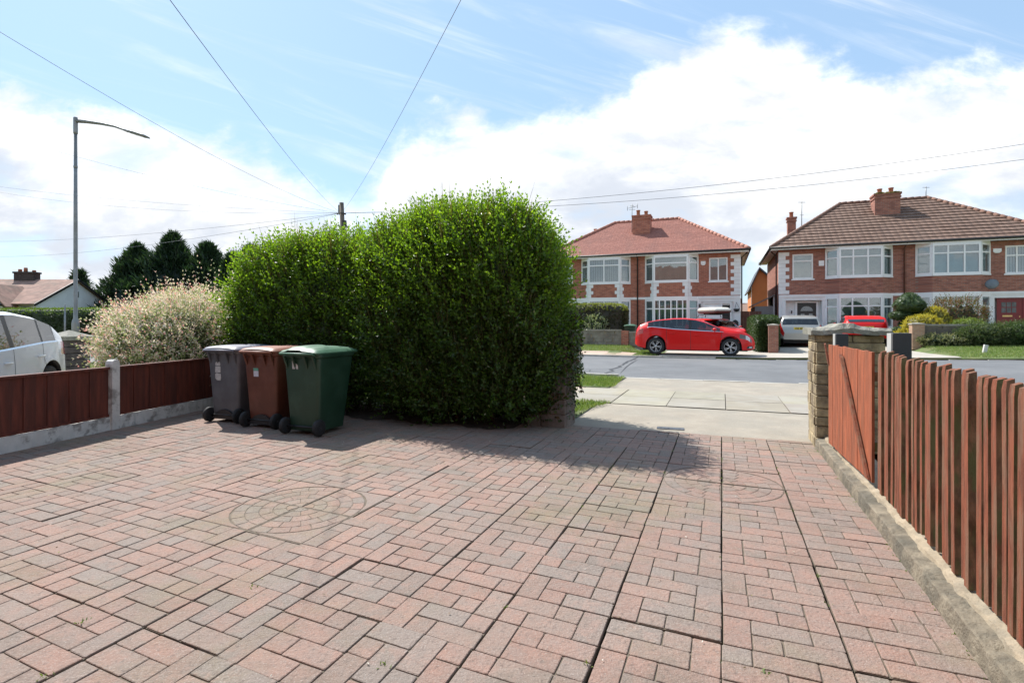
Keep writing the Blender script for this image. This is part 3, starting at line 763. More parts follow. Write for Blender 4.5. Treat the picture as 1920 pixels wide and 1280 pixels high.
def stone_pillar(name, label, s0, s1, t0, t1, h, m, cap=None, course=.115):
    r = thing(name, label, 'pillar', W((s0 + s1) / 2, (t0 + t1) / 2, 0), -TH)
    a, b = (s1 - s0) / 2, (t1 - t0) / 2; mb = MB(); z = -.02
    mb.box(-a + .02, a - .02, -b + .02, b - .02, -.03, h - .005, 1)
    k = 0
    while z < h - .02:
        ch = min(course * random.uniform(.8, 1.2), h - z)
        for (axis, n0, n1, fixed, sgn) in (('x', -a, a, -b, -1), ('x', -a, a, b, 1), ('y', -b, b, -a, -1), ('y', -b, b, a, 1)):
            cuts = [n0, n0 + (n1 - n0) * random.uniform(.35, .65), n1] if random.random() < .75 else [n0, n1]
            for c0, c1 in zip(cuts, cuts[1:]):
                q_ = random.uniform(.0, .018); g = .005
                if axis == 'x':
                    y0, y1 = (fixed - q_, fixed + .06) if sgn < 0 else (fixed - .06, fixed + q_)
                    mb.box(c0 + g - (q_ if c0 == n0 else 0) * .4, c1 - g + (q_ if c1 == n1 else 0) * .4, y0, y1, z + g, z + ch - g, 0)
                else:
                    x0, x1 = (fixed - q_, fixed + .06) if sgn < 0 else (fixed - .06, fixed + q_)
                    mb.box(x0, x1, c0 + g + .03 * (c0 == n0), c1 - g - .03 * (c1 == n1), z + g, z + ch - g, 0)
        z += ch; k += 1
    mb.build('blocks', [m, M_mort], r, bevel=.007)
    if cap: cap(r, a, b, h)
    return r
M_capst = mat('weathered_cap', (.30, .285, .24), .95, .15, 6, 1.0, 45, tint=(.17, .17, .13), tscale=3, tamt=.6, bdist=.015)
def rough_cap(r, a, b, h):
    mb = MB(); n = 22; rows = []
    ys = [-b - .06, -b - .02, 0, b + .02, b + .06]
    top = []; bot = []
    for i in range(n + 1):
        x = -a - .055 + (2 * a + .11) * i / n; f = x / (a + .055)
        hump = .055 * math.exp(-((f + .05) / .35) ** 2) + .012 * math.sin(i * 1.7)*.4
        for j, y in enumerate(ys):
            e = (j in (0, 4))
            top.append((x, y + random.uniform(-.006, .006), h + .075 + hump * (.5 if e else 1) - (.028 if e else 0) + random.uniform(-.004, .004)))
            bot.append((x, y + random.uniform(-.004, .004), h + hump * .55 * (.8 if e else 1)))
    m_ = len(ys); N = len(top)
    fs = [(i * m_ + j, (i + 1) * m_ + j, (i + 1) * m_ + j + 1, i * m_ + j + 1) for i in range(n) for j in range(m_ - 1)]
    fs += [(N + i * m_ + j, N + i * m_ + j + 1, N + (i + 1) * m_ + j + 1, N + (i + 1) * m_ + j) for i in range(n) for j in range(m_ - 1)]
    for i in range(n):
        fs.append((i * m_, N + i * m_, N + (i + 1) * m_, (i + 1) * m_)); q_ = m_ - 1
        fs.append((i * m_ + q_, (i + 1) * m_ + q_, N + (i + 1) * m_ + q_, N + i * m_ + q_))
    for j in range(m_ - 1):
        fs.append((j, j + 1, N + j + 1, N + j)); q_ = n * m_; fs.append((q_ + j, N + q_ + j, N + q_ + j + 1, q_ + j + 1))
    mb.add(top + bot, fs); mb.build('cap', M_capst, r)
    return r
stone_pillar('gate_pillar', 'yellow stone gate pillar with a rough curved cap, at the street end of the red fence', .965, 1.60, 6.68, 7.22, 1.235, mat('pillar_stone', (.38, .30, .18), .92, .3, 8, 1.0, 34, tint=(.16, .12, .08), tscale=3.5, tamt=.8, bdist=.02), rough_cap)
M_dstone = mat('dark_stone', (.20, .165, .14), .92, .2, 5, .8, 30, tint=(.10, .085, .07), tscale=2, tamt=.7, bdist=.015)
lp = stone_pillar('gate_pillar', 'dark stone gate pillar overgrown by ivy at the right end of the privet hedge', -2.42, -1.89, 6.70, 7.2, 1.15, M_dstone, None, .21)

M_rp = mat('red_painted_wood', (.22, .062, .027), .85, .35, 6, .8, 50, tint=(.21, .125, .075), tscale=3.5, tamt=.7, stretch=(5, 5, .8))
M_moss = mat('mossy_sawn_wood', (.22, .12, .07), .9, .45, 7, .9, 60, tint=(.13, .145, .055), tscale=4, tamt=.8, stretch=(3, 3, 1.2))
fr = thing('picket_fence', 'tall red picket fence of narrow mossy edged pales along the low stone wall', 'fence', W(1.07, 2.5, 0), -TH)
LT = lambda s, t, z: (s - 1.07, t - 2.5, z)
t = 4.60; k = 0
while t > -.9:
    wd = random.uniform(.034, .052); th = random.uniform(.028, .038)
    zt = 1.165 - .015 * (4.6 - t) + random.uniform(-.018, .016); lean = random.uniform(-.024, .026); ds_ = random.uniform(-.010, .010)
    if abs(t - 2.62) < .06: lean = -.045
    mb = MB(); z0 = .135 + random.uniform(0, .02)
    def P3(s, tt, z): f = (z - .15); return LT(1.07 + s + ds_ + f * lean * .3, tt + f * lean, z)
    secs = []
    for z in (z0, .4, .7, zt - .05, zt):
        jx = random.uniform(-.0015, .0015)
        secs.append([P3(0 + jx, t, z), P3(th, t, z), P3(th, t + wd, z + (.0)), P3(0 + jx, t + wd, z)])
    secs[-1] = [P3(.004, t + .003, zt - .01), P3(th, t + .003, zt), P3(th, t + wd - .003, zt), P3(.004, t + wd - .003, zt - .01)]
    vs = [p for q_ in secs for p in q_]; n = 4; fs = []; ms = []
    for i in range(4):
        for e in range(4):
            mb.add([vs[i*4+e], vs[i*4+(e+1)%4], vs[(i+1)*4+(e+1)%4], vs[(i+1)*4+e]], [(0, 1, 2, 3)], 0 if e == 3 else (1 if e != 0 or True else 0))
    mb.add(secs[-1], [(0, 1, 2, 3)], 0); mb.add(secs[0], [(3, 2, 1, 0)], 1)
    mb.build('picket', [M_rp, M_moss], fr)
    t -= .080 * random.uniform(.88, 1.12); k += 1
for z in (.42, .95):
    mb = MB(); mb.box(.048, .088, -3.4, 2.17, z, z + .07); mb.build('rail', M_moss, fr)
gt = thing('gate_panel', 'flat boarded red gate panel with a loose diagonal brace beside the stone pillar', 'gate', W(1.05, 4.72, 0), -TH)
mb = MB(); t = 0.0
while t < 1.42:
    wd = min(.098, 1.46 - t); zt = 1.155 - .004 * t + random.uniform(-.006, .006); s = -.045 * t / 1.4
    y0, y1 = t + .002, t + wd - .002
    mb.prism([(s + random.uniform(-.002, .002), y0), (s + .02, y0), (s + .02 - .003, y1), (s - .003, y1)], .165 + random.uniform(-.006, .006), zt); t += wd
M_rp2 = mat('orange_painted_boards', (.35, .092, .036), .8, .25, 5, .7, 50, tint=(.22, .075, .035), tscale=3, tamt=.6, stretch=(5, 5, .8))
mb.build('boards', M_rp2, gt, bevel=.002)
mb = MB(); mb.add([(-.028, .02, .20), (-.006, .02, .2), (-.006, .10, .2), (-.028, .10, .2), (-.062, .80, 1.06), (-.035, .80, 1.06), (-.035, .875, 1.09), (-.062, .875, 1.09)],
       [(3,2,1,0),(4,5,6,7),(0,1,5,4),(1,2,6,5),(2,3,7,6),(3,0,4,7)]); mb.build('brace', M_rp, gt, bevel=.003)
mb = MB(); mb.add([(-.055, 1.41, .95), (-.04, 1.41, .95), (-.04, 1.45, .95), (-.055, 1.45, .95), (-.075, 1.50, 1.15), (-.06, 1.50, 1.15), (-.06, 1.54, 1.16), (-.075, 1.54, 1.16)],
       [(3,2,1,0),(4,5,6,7),(0,1,5,4),(1,2,6,5),(2,3,7,6),(3,0,4,7)]); mb.build('brace', M_rp, gt)
for z in (.4, .93):
    mb = MB(); mb.box(.022, .06, .02, 1.40, z, z + .07); mb.build('rail', M_moss, gt)
M_slate = mat('charcoal_post', (.050, .055, .062), .75, .1, 8, .2, 90); M_slate2 = mat('pale_post_edge', (.42, .42, .40), .8, .1)
for (s, t, z, lb) in ((1.16, 6.45, 1.255, 'charcoal square post in front of the yellow stone pillar'), (1.175, 4.53, 1.30, 'charcoal square post standing above the joint of gate and pickets')):
    r = thing('square_post', lb, 'post', W(s, t, 0), -TH, 'charcoal posts behind the red fence')
    mb = MB(); mb.box(-.05, .06, -.05, .06, -.02, z); mb.build('shaft', M_slate, r, bevel=.004)
    mb = MB(); mb.box(-.062, -.051, -.046, .056, -.02, z - .003); mb.build('edge_strip', M_slate2, r)

dcv = thing('drain_cover', 'small grey rectangular drain cover set in the concrete just beyond the bricks', 'drain cover', W(-.62, 7.22, -.006), -TH + R(4))
mb = MB(); mb.box(-.17, .17, -.07, .07, -.01, .003); mb.build('lid', mat('cast_iron', (.09, .10, .115), .85, .2, 20, .4, 120), dcv, bevel=.002)
mb = MB()
for k in range(6): mb.box(-.13 + k * .047, -.11 + k * .047, -.045, .045, .0032, .005)
mb.build('grip_bars', mat('cast_iron', (.13, .14, .16), .55), dcv)
# ================================================================== PLANTS NEAR
LEAF = leaf_mat('privet_leaf', .5, .33, (1.4, 1.38, .5)); LEAF2 = leaf_mat('shrub_leaf', .35, .5)
PRIV = [(.052, .085, .018), (.06, .10, .02), (.042, .07, .016), (.075, .12, .026), (.036, .062, .015)]
def privet(name, label, s, t, radii, n_shoots, seed, zc, amp=.10, extra_top=26, group=None, power=3.9):
    r = thing(name, label, 'hedge', W(s, t, 0), -TH, group)
    p, nr = blob(radii, int(n_shoots * 1.15), power, seed, amp, 1.2, zmin=-zc + .06); p += nr * (.12 * lump(p, seed + 3, 3.2) + .06 * lump(p, seed + 8, 8.0))[:, None]
    m = RNG.uniform(size=len(p)) < np.where(nr[:, 2] < -.7, .3, 1)
    p, nr = p[m], nr[m]
    p[:, 2] += zc
    low = np.clip((p[:, 2] - .2) / 2.4, 0, 1)
    P_, D, S_, LN, WD, FR = shoots(p, nr, 7, .40, .068, .033, up=.62, start=-.12)
    # shoots inside the crown
    p2, nr2 = blob([x * .84 for x in radii], int(n_shoots * .45), power, seed, amp, 1.2, zmin=-zc + .1); p2[:, 2] += zc
    A = shoots(p2, nr2, 6, .30, .066, .034, up=.4, start=-.12)
    # long whips above the top
    k = [i for i in range(len(p)) if nr[i, 2] > .8]; k = RNG.choice(k, extra_top)
    B = shoots(p[k], nr[k], 9, .44, .056, .026, up=.93, jit=.12, start=-.10)
    P_, D, S_, LN, WD, FR = [np.concatenate(z) for z in zip((P_, D, S_, LN, WD, FR), A, B)]
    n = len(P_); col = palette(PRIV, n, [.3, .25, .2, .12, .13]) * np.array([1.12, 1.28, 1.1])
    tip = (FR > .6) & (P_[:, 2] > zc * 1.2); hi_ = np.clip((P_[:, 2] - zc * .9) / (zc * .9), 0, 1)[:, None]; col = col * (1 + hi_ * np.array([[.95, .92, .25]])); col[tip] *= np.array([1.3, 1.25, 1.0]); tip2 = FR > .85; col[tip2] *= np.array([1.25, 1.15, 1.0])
    # woody stems that carry the leaves
    for (bp, bn, L_, num) in ((p[k], nr[k], .66, len(k)), (p, nr, .40, len(p))):
        q_ = len(bp); P_ = np.concatenate([P_, bp - bn * .1]); ax = unit(np.array([0, 0, .9]) + bn * .3 + RNG.normal(size=(q_, 3)) * .12)
        D = np.concatenate([D, ax]); S_ = np.concatenate([S_, RNG.normal(size=(q_, 3))]); LN = np.concatenate([LN, np.full(q_, L_) * RNG.uniform(.7, 1.1, q_)]); WD = np.concatenate([WD, np.full(q_, .009)])
        col = np.concatenate([col, palette([(.10, .09, .04), (.13, .12, .05)], q_)])
    n = len(P_)
    # a few cream flower sprays
    f = RNG.uniform(size=n) < .004; col[f] = np.array([.55, .52, .38]); 
    core = core_mesh(radii, power, seed, amp, 1.2, .80, (.045, .07, .018), zmin=-zc + .02); core[0][:, 2] += zc
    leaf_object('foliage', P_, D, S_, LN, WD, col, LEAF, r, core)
    mb = MB()
    M_ = mat('bark', (.09, .07, .05), .9, .3, 12, .6, 50)
    for i in range(9):
        x = -radii[0] * .8 + radii[0] * 1.6 * i / 8; y = random.uniform(-.2, .2)
        mb.tube([(x, y, -.03), (x + random.uniform(-.1, .1), y, .4), (x + random.uniform(-.25, .25), y + random.uniform(-.2, .2), 1.0)], [.03, .024, .014], 6)
    mb.build('stems', M_, r)
    return r
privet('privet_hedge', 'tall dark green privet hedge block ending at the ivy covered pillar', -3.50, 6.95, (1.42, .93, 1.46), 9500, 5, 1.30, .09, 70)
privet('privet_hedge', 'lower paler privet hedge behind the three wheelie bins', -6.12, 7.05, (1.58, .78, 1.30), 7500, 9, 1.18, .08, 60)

# ivy over the pillar
n = 2600
uu = RNG.uniform(-1, 1, n); face = RNG.integers(0, 3, n); zz = 1.28 - np.abs(RNG.normal(0, .42, n)); zz = np.clip(zz, .12, 1.33)
px_ = np.where(face == 0, uu * .29, np.where(face == 1, .28, uu * .29)); py_ = np.where(face == 0, -.27, np.where(face == 1, uu * .27, uu * .2)); zz = np.where(face == 2, 1.2 + RNG.uniform(0, .25, n), zz)
nn_ = np.stack([np.where(face == 1, 1.0, 0), np.where(face == 0, -1.0, 0), np.where(face == 2, 1.0, 0)], 1)
pos = np.stack([px_, py_, zz], 1) + nn_ * RNG.uniform(0, .09, (n, 1))
d = RNG.normal(size=(n, 3)) * .6 + np.array([0, 0, -.7]) + nn_ * .4
iv = leaf_object('ivy', pos, d, np.cross(d, nn_ + .01), .055 * RNG.uniform(.6, 1.2, n), .05, palette([(.05, .085, .025), (.035, .06, .02), (.08, .11, .04), (.10, .06, .03)], n), LEAF2)
iv.location = W(-2.155, 6.95, 0); iv.rotation_euler = (0, 0, -TH); tag(iv, 'dark ivy hanging over the stone pillar at the hedge end', 'ivy')

# pink and cream variegated willow
sx_ = thing('variegated_willow', 'pink and cream variegated willow bush behind the low red fence', 'shrub', (-5.85, 9.6, 0))
RAD = (1.12, 1.1, .86); ZC = .88
p, nr = blob(RAD, 4200, 2.3, 3, .12, 1.4, zmin=-.9); p[:, 2] += ZC
P_, D, S_, LN, WD, FR = shoots(p, nr, 7, .42, .066, .026, up=.45, jit=.35, start=-.12)
k = RNG.choice(np.where(nr[:, 2] > .3)[0], 110); B = shoots(p[k], nr[k], 9, .55, .06, .02, up=.6, jit=.3, start=-.02)
k = [i for i in range(len(p)) if p[i, 0] > .1 and p[i, 0] < 1.0 and nr[i, 2] > .8]; k = RNG.choice(k, 16); Cc = shoots(p[k], nr[k], 9, .75, .06, .02, up=.92, jit=.12, start=0)
P_, D, S_, LN, WD, FR = [np.concatenate(z) for z in zip((P_, D, S_, LN, WD, FR), B, Cc)]
n = len(P_); col = palette([(.90, .83, .68), (.90, .76, .68), (.36, .46, .17), (.66, .68, .44)], n, [.24, .18, .34, .24])
pk = (RNG.uniform(size=n) < np.clip(FR - .45, 0, 1) * .7); col[pk] = palette([(.85, .42, .38), (.84, .60, .52)], pk.sum())
gr_ = (FR < .3) & (RNG.uniform(size=n) < .6) | (P_[:, 2] < .75) & (RNG.uniform(size=n) < .35); col[gr_] = palette([(.16, .22, .07), (.24, .28, .11)], gr_.sum())
core = core_mesh(RAD, 2.3, 3, .12, 1.4, .8, (.10, .11, .05), zmin=-.95); core[0][:, 2] += ZC
leaf_object('foliage', P_, D, S_, LN, WD, col, leaf_mat('pale_leaf', .35, .55, (1.1, 1.0, .9)), sx_, core)
mb = MB()
for i in range(8):
    a = i * .8; mb.tube([(0, 0, -.05), (.2 * math.cos(a), .2 * math.sin(a), .5), (.7 * math.cos(a), .6 * math.sin(a), 1.0)], [.03, .02, .012], 6)
mb.build('stems', mat('bark', (.09, .07, .05), .9), sx_)

# generic smaller planting
def shrub(name, label, cat, loc, radii, n, cols, leaf=.06, wd=.03, per=5, L=.25, up=.4, seed=1, power=2.3, amp=.12, probs=None, core_c=(.04, .06, .02), zc=None, jit=.35, group=None, cs=.82, trans=None, rz=-TH, start=-.1):
    r = thing(name, label, cat, loc, rz, group); zc = radii[2] * .92 if zc is None else zc
    p, nr = blob(radii, n, power, seed, amp, 2.0 / max(radii), zmin=-zc + .02); p[:, 2] += zc
    P_, D, S_, LN, WD, FR = shoots(p, nr, per, L, leaf, wd, up=up, jit=jit, start=start)
    col = palette(cols, len(P_), probs); core = core_mesh(radii, power, seed, amp, 2.0 / max(radii), cs, core_c, zmin=-zc + .01); core[0][:, 2] += zc
    leaf_object('foliage', P_, D, S_, LN, WD, col, trans or LEAF2, r, core)
    mb = MB(); mb.tube([(0, 0, -.05), (0, 0, zc * .8)], [.05, .03], 6); mb.build('stem', mat('bark', (.09, .07, .05), .9), r)
    return r
def hedge_box(name, label, loc, radii, n, cols, rz=-TH, seed=1, leaf=.05, power=8, L=.07, core_c=(.05, .08, .02), wd=None, top=None, cs=.96):
    r = thing(name, label, 'hedge', loc, rz); zc = radii[2]
    p, nr = blob(radii, n, power, seed, .015, 1.2, zmin=-zc + .02); p[:, 2] += zc
    P_, D, S_, LN, WD, FR = shoots(p, nr, 3, L, leaf, wd or leaf * .5, up=.35, jit=.5, start=-.03)
    col = palette(cols, len(P_), None, .3)
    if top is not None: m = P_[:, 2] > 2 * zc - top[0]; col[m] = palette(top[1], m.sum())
    core = core_mesh(radii, power, seed, .015, 1.2, cs, core_c, zmin=-zc + .01); core[0][:, 2] += zc
    leaf_object('foliage', P_, D, S_, LN, WD, col, LEAF2, r, core)
    mb = MB(); mb.tube([(0, 0, -.05), (0, 0, zc)], .05, 6); mb.build('stem', mat('bark', (.09, .07, .05), .9), r)
    return r

# ================================================================== TREES
def conifer(label, loc, h, rad, n, cols, seed, group='dark conifers beyond the long hedge', lean=0):
    r = thing('conifer_tree', label, 'tree', loc, seed * 1.3, group)
    rg = np.random.default_rng(seed); P_, D, S_, LN, WD = [], [], [], [], []
    for _ in range(n):
        f = rg.uniform(0, 1) ** .8; z = h * (.02 + .97 * f)
        rr = rad * (1 - f ** 1.25) ** .9 * (1 + .38 * math.sin(f * 23 + seed) * (1 - f)) * (.8 + .2 * math.sin(rg.integers(0, 9) * 2.1))
        a = rg.uniform(0, 6.28); lobe = 1 + .28 * math.sin(3 * a + seed + f * 7) + .2 * math.sin(7 * a + f * 19)
        q_ = rr * lobe * rg.uniform(.55, 1.0)
        o = Vector((math.cos(a), math.sin(a), .85 + f)).normalized(); base = Vector((math.cos(a) * q_ + lean * z, math.sin(a) * q_, z))
        for _k in range(9):
            j = Vector(rg.normal(0, .42, 3)); d = (o + j).normalized()
            P_.append(base + Vector(rg.normal(0, .12, 3))); D.append(d); S_.append(Vector(rg.normal(size=3))); LN.append(rg.uniform(.25, .75)); WD.append(rg.uniform(.06, .13))
    nn = len(P_); col = palette(cols, nn, None, .3)
    # central mass
    bm = bmesh.new(); bmesh.ops.create_cone(bm, segments=14, radius1=rad * .72, radius2=.05, depth=h * .9); bmesh.ops.subdivide_edges(bm, edges=bm.edges[:], cuts=4)
    bmesh.ops.triangulate(bm, faces=bm.faces[:]); cvv = np.array([v.co[:] for v in bm.verts]); cff = np.array([[q.index for q in f.verts] for f in bm.faces]); bm.free()
    ff = (cvv[:, 2] / (h * .9) + .5); sc_ = .9 * (1 - ff ** 1.3 + .02) ** .9 / np.maximum(1 - ff, .03); sc_ = np.clip(sc_, .5, 3.0)
    cvv[:, 0] = cvv[:, 0] * sc_ + lean * ff * h; cvv[:, 1] *= sc_; cvv[:, 2] += h * .47; cvv[:, :2] *= (1 + .12 * lump(cvv, seed, .8))[:, None]
    leaf_object('crown', np.array(P_), np.array(D), np.array(S_), LN, WD, col, LEAF2, r, (cvv, cff, np.tile(np.array(cols[0]) * .8, (len(cvv), 1))))
    mb = MB(); mb.tube([(0, 0, -.1), (0, 0, h * .3), (lean * h * .8, 0, h * .85)], [.28, .2, .05], 8); mb.build('trunk', mat('bark', (.09, .07, .05), .9), r)
    return r
DK = [(.018, .042, .022), (.025, .055, .026), (.014, .034, .02), (.035, .065, .03)]
conifer('broad dark conifer, leftmost of the clump behind the long hedge', (-33.0, 47, 0), 7.9, 5.0, 2600, DK, 2)
conifer('tallest dark conifer in the clump, its top leaning slightly right', (-29.6, 47, 0), 8.9, 4.8, 2600, DK, 3, lean=.03)
conifer('dark conifer with a rounded top, right of the tallest conifer', (-26.8, 47, 0), 8.0, 4.8, 2600, DK, 4)
conifer('farthest right dark conifer just above the pale privet', (-24.6, 50, 0), 8.2, 4.2, 1600, DK, 5)
conifer('small dark conifer right behind the willow bush', (-22.5, 43, 0), 6.6, 2.8, 1500, DK, 6)
conifer('round dark tree peeping over the white bungalow roof', (-42.2, 52, 0), 6.1, 2.2, 900, DK, 8)
conifer('grey green tree just visible over the bungalow roof at the left edge', (-56.0, 56, 0), 5.6, 2.4, 600, [(.10, .13, .08), (.08, .11, .06)], 9)
# ================================================================== CARS
def paint(name, c, metallic=0.0, rough=.4):
    return mat(name, c, rough, .02, 2, coat=.45, metallic=metallic, spec=.25)
M_cglass = None
def car_glass():
    if 'car_glass' in MATS: return MATS['car_glass']
    m = glass_mat('car_glass', (.25, .28, .28), .15); return m
M_trim = mat('car_trim', (.03, .03, .032), .6, .2)
M_lamp = mat('lamp_glass', (.55, .58, .60), .12, .3, 30, coat=1.0); M_lampd = mat('lamp_dark', (.06, .065, .07), .15, .3, coat=1.0)
M_red = mat('tail_lamp_red', (.45, .012, .012), .15, .1, coat=1.0)
M_alloy = mat('alloy_wheel', (.52, .52, .53), .35, .05, metallic=.6)
M_cabin = mat('cabin_dark', (.035, .035, .038), .85, .2)
M_plate_y = mat('number_plate_yellow', (.70, .52, .06), .4, .03); M_ink = mat('plate_ink', (.02, .02, .02), .5)
def smooth_interp(pts, xs, k=2):
    v = np.interp(xs, [p[0] for p in pts], [p[1] for p in pts])
    for _ in range(k): vv = v.copy(); vv[1:-1] = (v[:-2] + 2 * v[1:-1] + v[2:]) / 4; v = vv
    return v
def make_car(name, label, loc, rz, P, paint_mat, group=None):
    """P: L, top, belt, hw (profiles over x), xr, xf, R, side windows, ws, rw"""
    r = thing(name, label, 'car', loc, rz, group)
    L2 = P['L'] / 2; N = 150; xs = np.linspace(-L2, L2, N)
    # denser near the ends
    top = smooth_interp(P['top'], xs); belt = smooth_interp(P['belt'], xs, 3); hw = smooth_interp(P['hw'], xs, 1)
    zl = smooth_interp(P['low'], xs, 1); Rw = P['R']; Ra = Rw + .055
    rows = []
    for i, x in enumerate(xs):
        zt = top[i]; zb = min(belt[i], zt - .03); w_ = hw[i]; lo_ = zl[i]
        for xw in (P['xr'], P['xf']):
            d = abs(x - xw)
            if d < Ra: lo_ = max(lo_, Rw + math.sqrt(Ra * Ra - d * d))
        z1, z2, z3 = lo_ + .03, max(lo_ + .06, .42 * zb + .02), max(lo_ + .1, .80 * zb)
        z3 = min(z3, zb - .01); z2 = min(z2, z3 - .01); z1 = min(z1, z2 - .01); lo2 = min(lo_, z1 - .01)
        g = max(0.0, zt - zb); fl = 0.0
        for xw in (P['xr'], P['xf']):
            d = abs(x - xw)
            if d < Ra + .12: fl = max(fl, .022 * min(1, (Ra + .12 - d) / .14))
        tumble = P.get('tumble', .30)
        y5 = w_ - .045; y6 = y5 - tumble * g * .86; y7 = y6 - .06 - .02 * min(1, g); 
        roofk = min(1, g / .3)
        row = [(w_ - .07, lo2), (w_ - .008 + fl, z1), (w_ - .0 + fl * .6, z2), (w_ - .012, z3), (w_ - .03, zb), (y5, zb + .018 * roofk + .004),
               (y6, zb + g * .90 + .006), (max(.1, y7), zb + g * .985 + .008), (max(.06, y7 * .55), zt + .012 * (1 - roofk) + .004), (0, zt + .016 * (1 - roofk) + .008)]
        rows.append([(x, y, z) for y, z in row])
    cats = {'body': [], 'side_glass': [], 'windscreen': [], 'rear_window': [], 'chrome': [], 'headlight': [], 'headlight_housing': [], 'tail_light': [], 'pillar_trim': [], 'sill': []}
    for i in range(N - 1):
        xm = (xs[i] + xs[i + 1]) / 2; g = (top[i] - belt[i])
        for j in range(9):
            c = 'body'
            if j == 5 and any(a < xm < b for a, b in P['win']) and g > .10: c = 'side_glass'
            elif j == 5 and P['win'][0][0] < xm < P['win'][-1][1] and g > .10: c = 'pillar_trim'
            elif j == 4 and P.get('chrome') and P['win'][0][0] - .05 < xm < P['win'][-1][1] + .1: c = 'chrome'
            elif j >= 7 and P['ws'][0] < xm < P['ws'][1]: c = 'windscreen'
            elif j >= 7 and P['rw'][0] < xm < P['rw'][1]: c = 'rear_window'
            elif j == 3 and P['hl'][0] < xm < P['hl'][1]: c = 'headlight_housing' if xm < P['hl'][0] + .2 or xm > P['hl'][1] - .06 else 'headlight'
            elif j in P.get('tlj', (3,)) and P['tl'][0] < xm < P['tl'][1]: c = 'tail_light'
            elif j == 0 or (j == 1 and P.get('dark_low') and (xm < P['dark_low'][0] or P['dark_low'][1] < xm)): c = 'sill'
            cats[c].append((i, j))
    mats_ = {'body': paint_mat, 'side_glass': car_glass(), 'windscreen': car_glass(), 'rear_window': car_glass(), 'chrome': M_chrome, 'headlight': M_lamp, 'headlight_housing': M_lampd,
             'tail_light': M_red, 'pillar_trim': M_black, 'sill': M_trim}
    for c, cells in cats.items():
        sides = (('R', -1), ('L', 1))
        def emit(sel):
            mb = MB(); idx = {}
            for sgn in sel:
                for (i, j) in cells:
                    q_ = []
                    for (a, b) in ((i, j), (i + 1, j), (i + 1, j + 1), (i, j + 1)):
                        key = (a, b, sgn if b < 9 else 0)
                        if key not in idx:
                            idx[key] = len(mb.v); x, y, z = rows[a][b]; mb.v.append((x, y * sgn, z)); mb.c.append((1, 1, 1))
                        q_.append(idx[key])
                    if sgn > 0: q_.reverse()
                    mb.f.append(tuple(q_)); mb.m.append(0); mb.sm.append(True)
            if c == 'body':
                for end in (0, N - 1):
                    for sgn in (1,):
                        rr = rows[end]; o = len(mb.v); mb.v += [(x, y, z) for x, y, z in rr] + [(x, -y, z) for x, y, z in rr[:-1]][::-1]; mb.c += [(1, 1, 1)] * 19
                        f = tuple(range(o, o + 19)); mb.f.append(f if end == 0 else f[::-1]); mb.m.append(0); mb.sm.append(False)
            return mb
        if not cells: continue
        if c in ('headlight', 'headlight_housing', 'tail_light', 'side_glass', 'pillar_trim', 'chrome'):
            runs = []; lasti = None
            for (i, j) in sorted(cells):
                if lasti is None or i - lasti > 1: runs.append([])
                runs[-1].append((i, j)); lasti = i
            nm = {'side_glass': 'side_window', 'chrome': 'window_trim', 'pillar_trim': 'pillar'}.get(c, c)
            for run in runs:
                cells = run
                for sgn in (-1, 1): emit((sgn,)).build(nm, mats_[c], r)
        else: emit((-1, 1)).build({'sill': 'underside_trim'}.get(c, c), mats_[c], r)
    # cabin inside: seats and dark floor
    W0 = max(hw) - .16; xa, xb = P['win'][0][0] + .15, P['ws'][1] - .25; zbm = float(np.interp(0, xs, belt))
    mb = MB(); mb.box(-L2 + .3, L2 - .25, -W0 + .08, W0 - .08, .17, .42); mb.box(P['xr'] + Ra + .02, P['xf'] - Ra - .02, -W0, W0, .16, .5)
    mb.box(xb - .1, xb + .25, -W0, W0, .5, zbm - .06)
    mb.build('floor_pan', M_cabin, r)
    for (x, y) in ((.25, .36), (.25, -.36), (-.62, .36), (-.62, -.36)):
        s_ = MB(); loft(s_, [(rrect(x - .05, x + .45, y - .24, y + .24, .06, 3), .42), (rrect(x - .05, x + .45, y - .24, y + .24, .06, 3), .56)])
        loft(s_, [(rrect(x - .10, x + .04, y - .22, y + .22, .05, 3), .52), (rrect(x - .25, x - .13, y - .19, y + .19, .05, 3), zbm + .12)])
        loft(s_, [(rrect(x - .24, x - .15, y - .11, y + .11, .04, 3), zbm + .12), (rrect(x - .26, x - .17, y - .10, y + .10, .04, 3), zbm + .28)])
        s_.build('seat', M_cabin, r)
    # wheel wells + wheels
    for xw in (P['xr'], P['xf']):
        for sg in (-1, 1):
            yo = float(np.interp(xw, xs, hw)); mb = MB()
            n = 14; vs = []
            for k in range(n + 1):
                a = math.pi * k / n; cx, cz = xw + math.cos(a) * (Ra - .004), Rw + math.sin(a) * (Ra - .004)
                vs += [(cx, sg * (yo - .02), cz), (cx, sg * (yo - .30), cz)]
            mb.add(vs, [(2 * k, 2 * k + 1, 2 * k + 3, 2 * k + 2) for k in range(n)]); mb.build('wheel_arch', M_black, r)
            M_ = Matrix.Translation((xw, sg * (yo - .015), Rw)) @ Matrix.Rotation(R(90) * sg, 4, 'X')   # local +z points inward
            t_ = MB(); t_.lathe([(Rw - .11, 0.0), (Rw - .035, -.008), (Rw - .01, .005), (Rw, .03), (Rw, .18), (Rw - .03, .21), (Rw - .12, .21)], 32, 0, M_, cap=False)
            wh = t_.build('wheel', M_rubber, r)
            rim = MB(); ro = Rw - .105
            rim.lathe([(ro + .012, .0), (ro - .012, .004), (ro - .02, .03), (ro - .03, .12)], 32, 0, M_, cap=False)
            rim.lathe([(.045, .004), (.04, -.004), (.0, -.006)], 12, 0, M_)
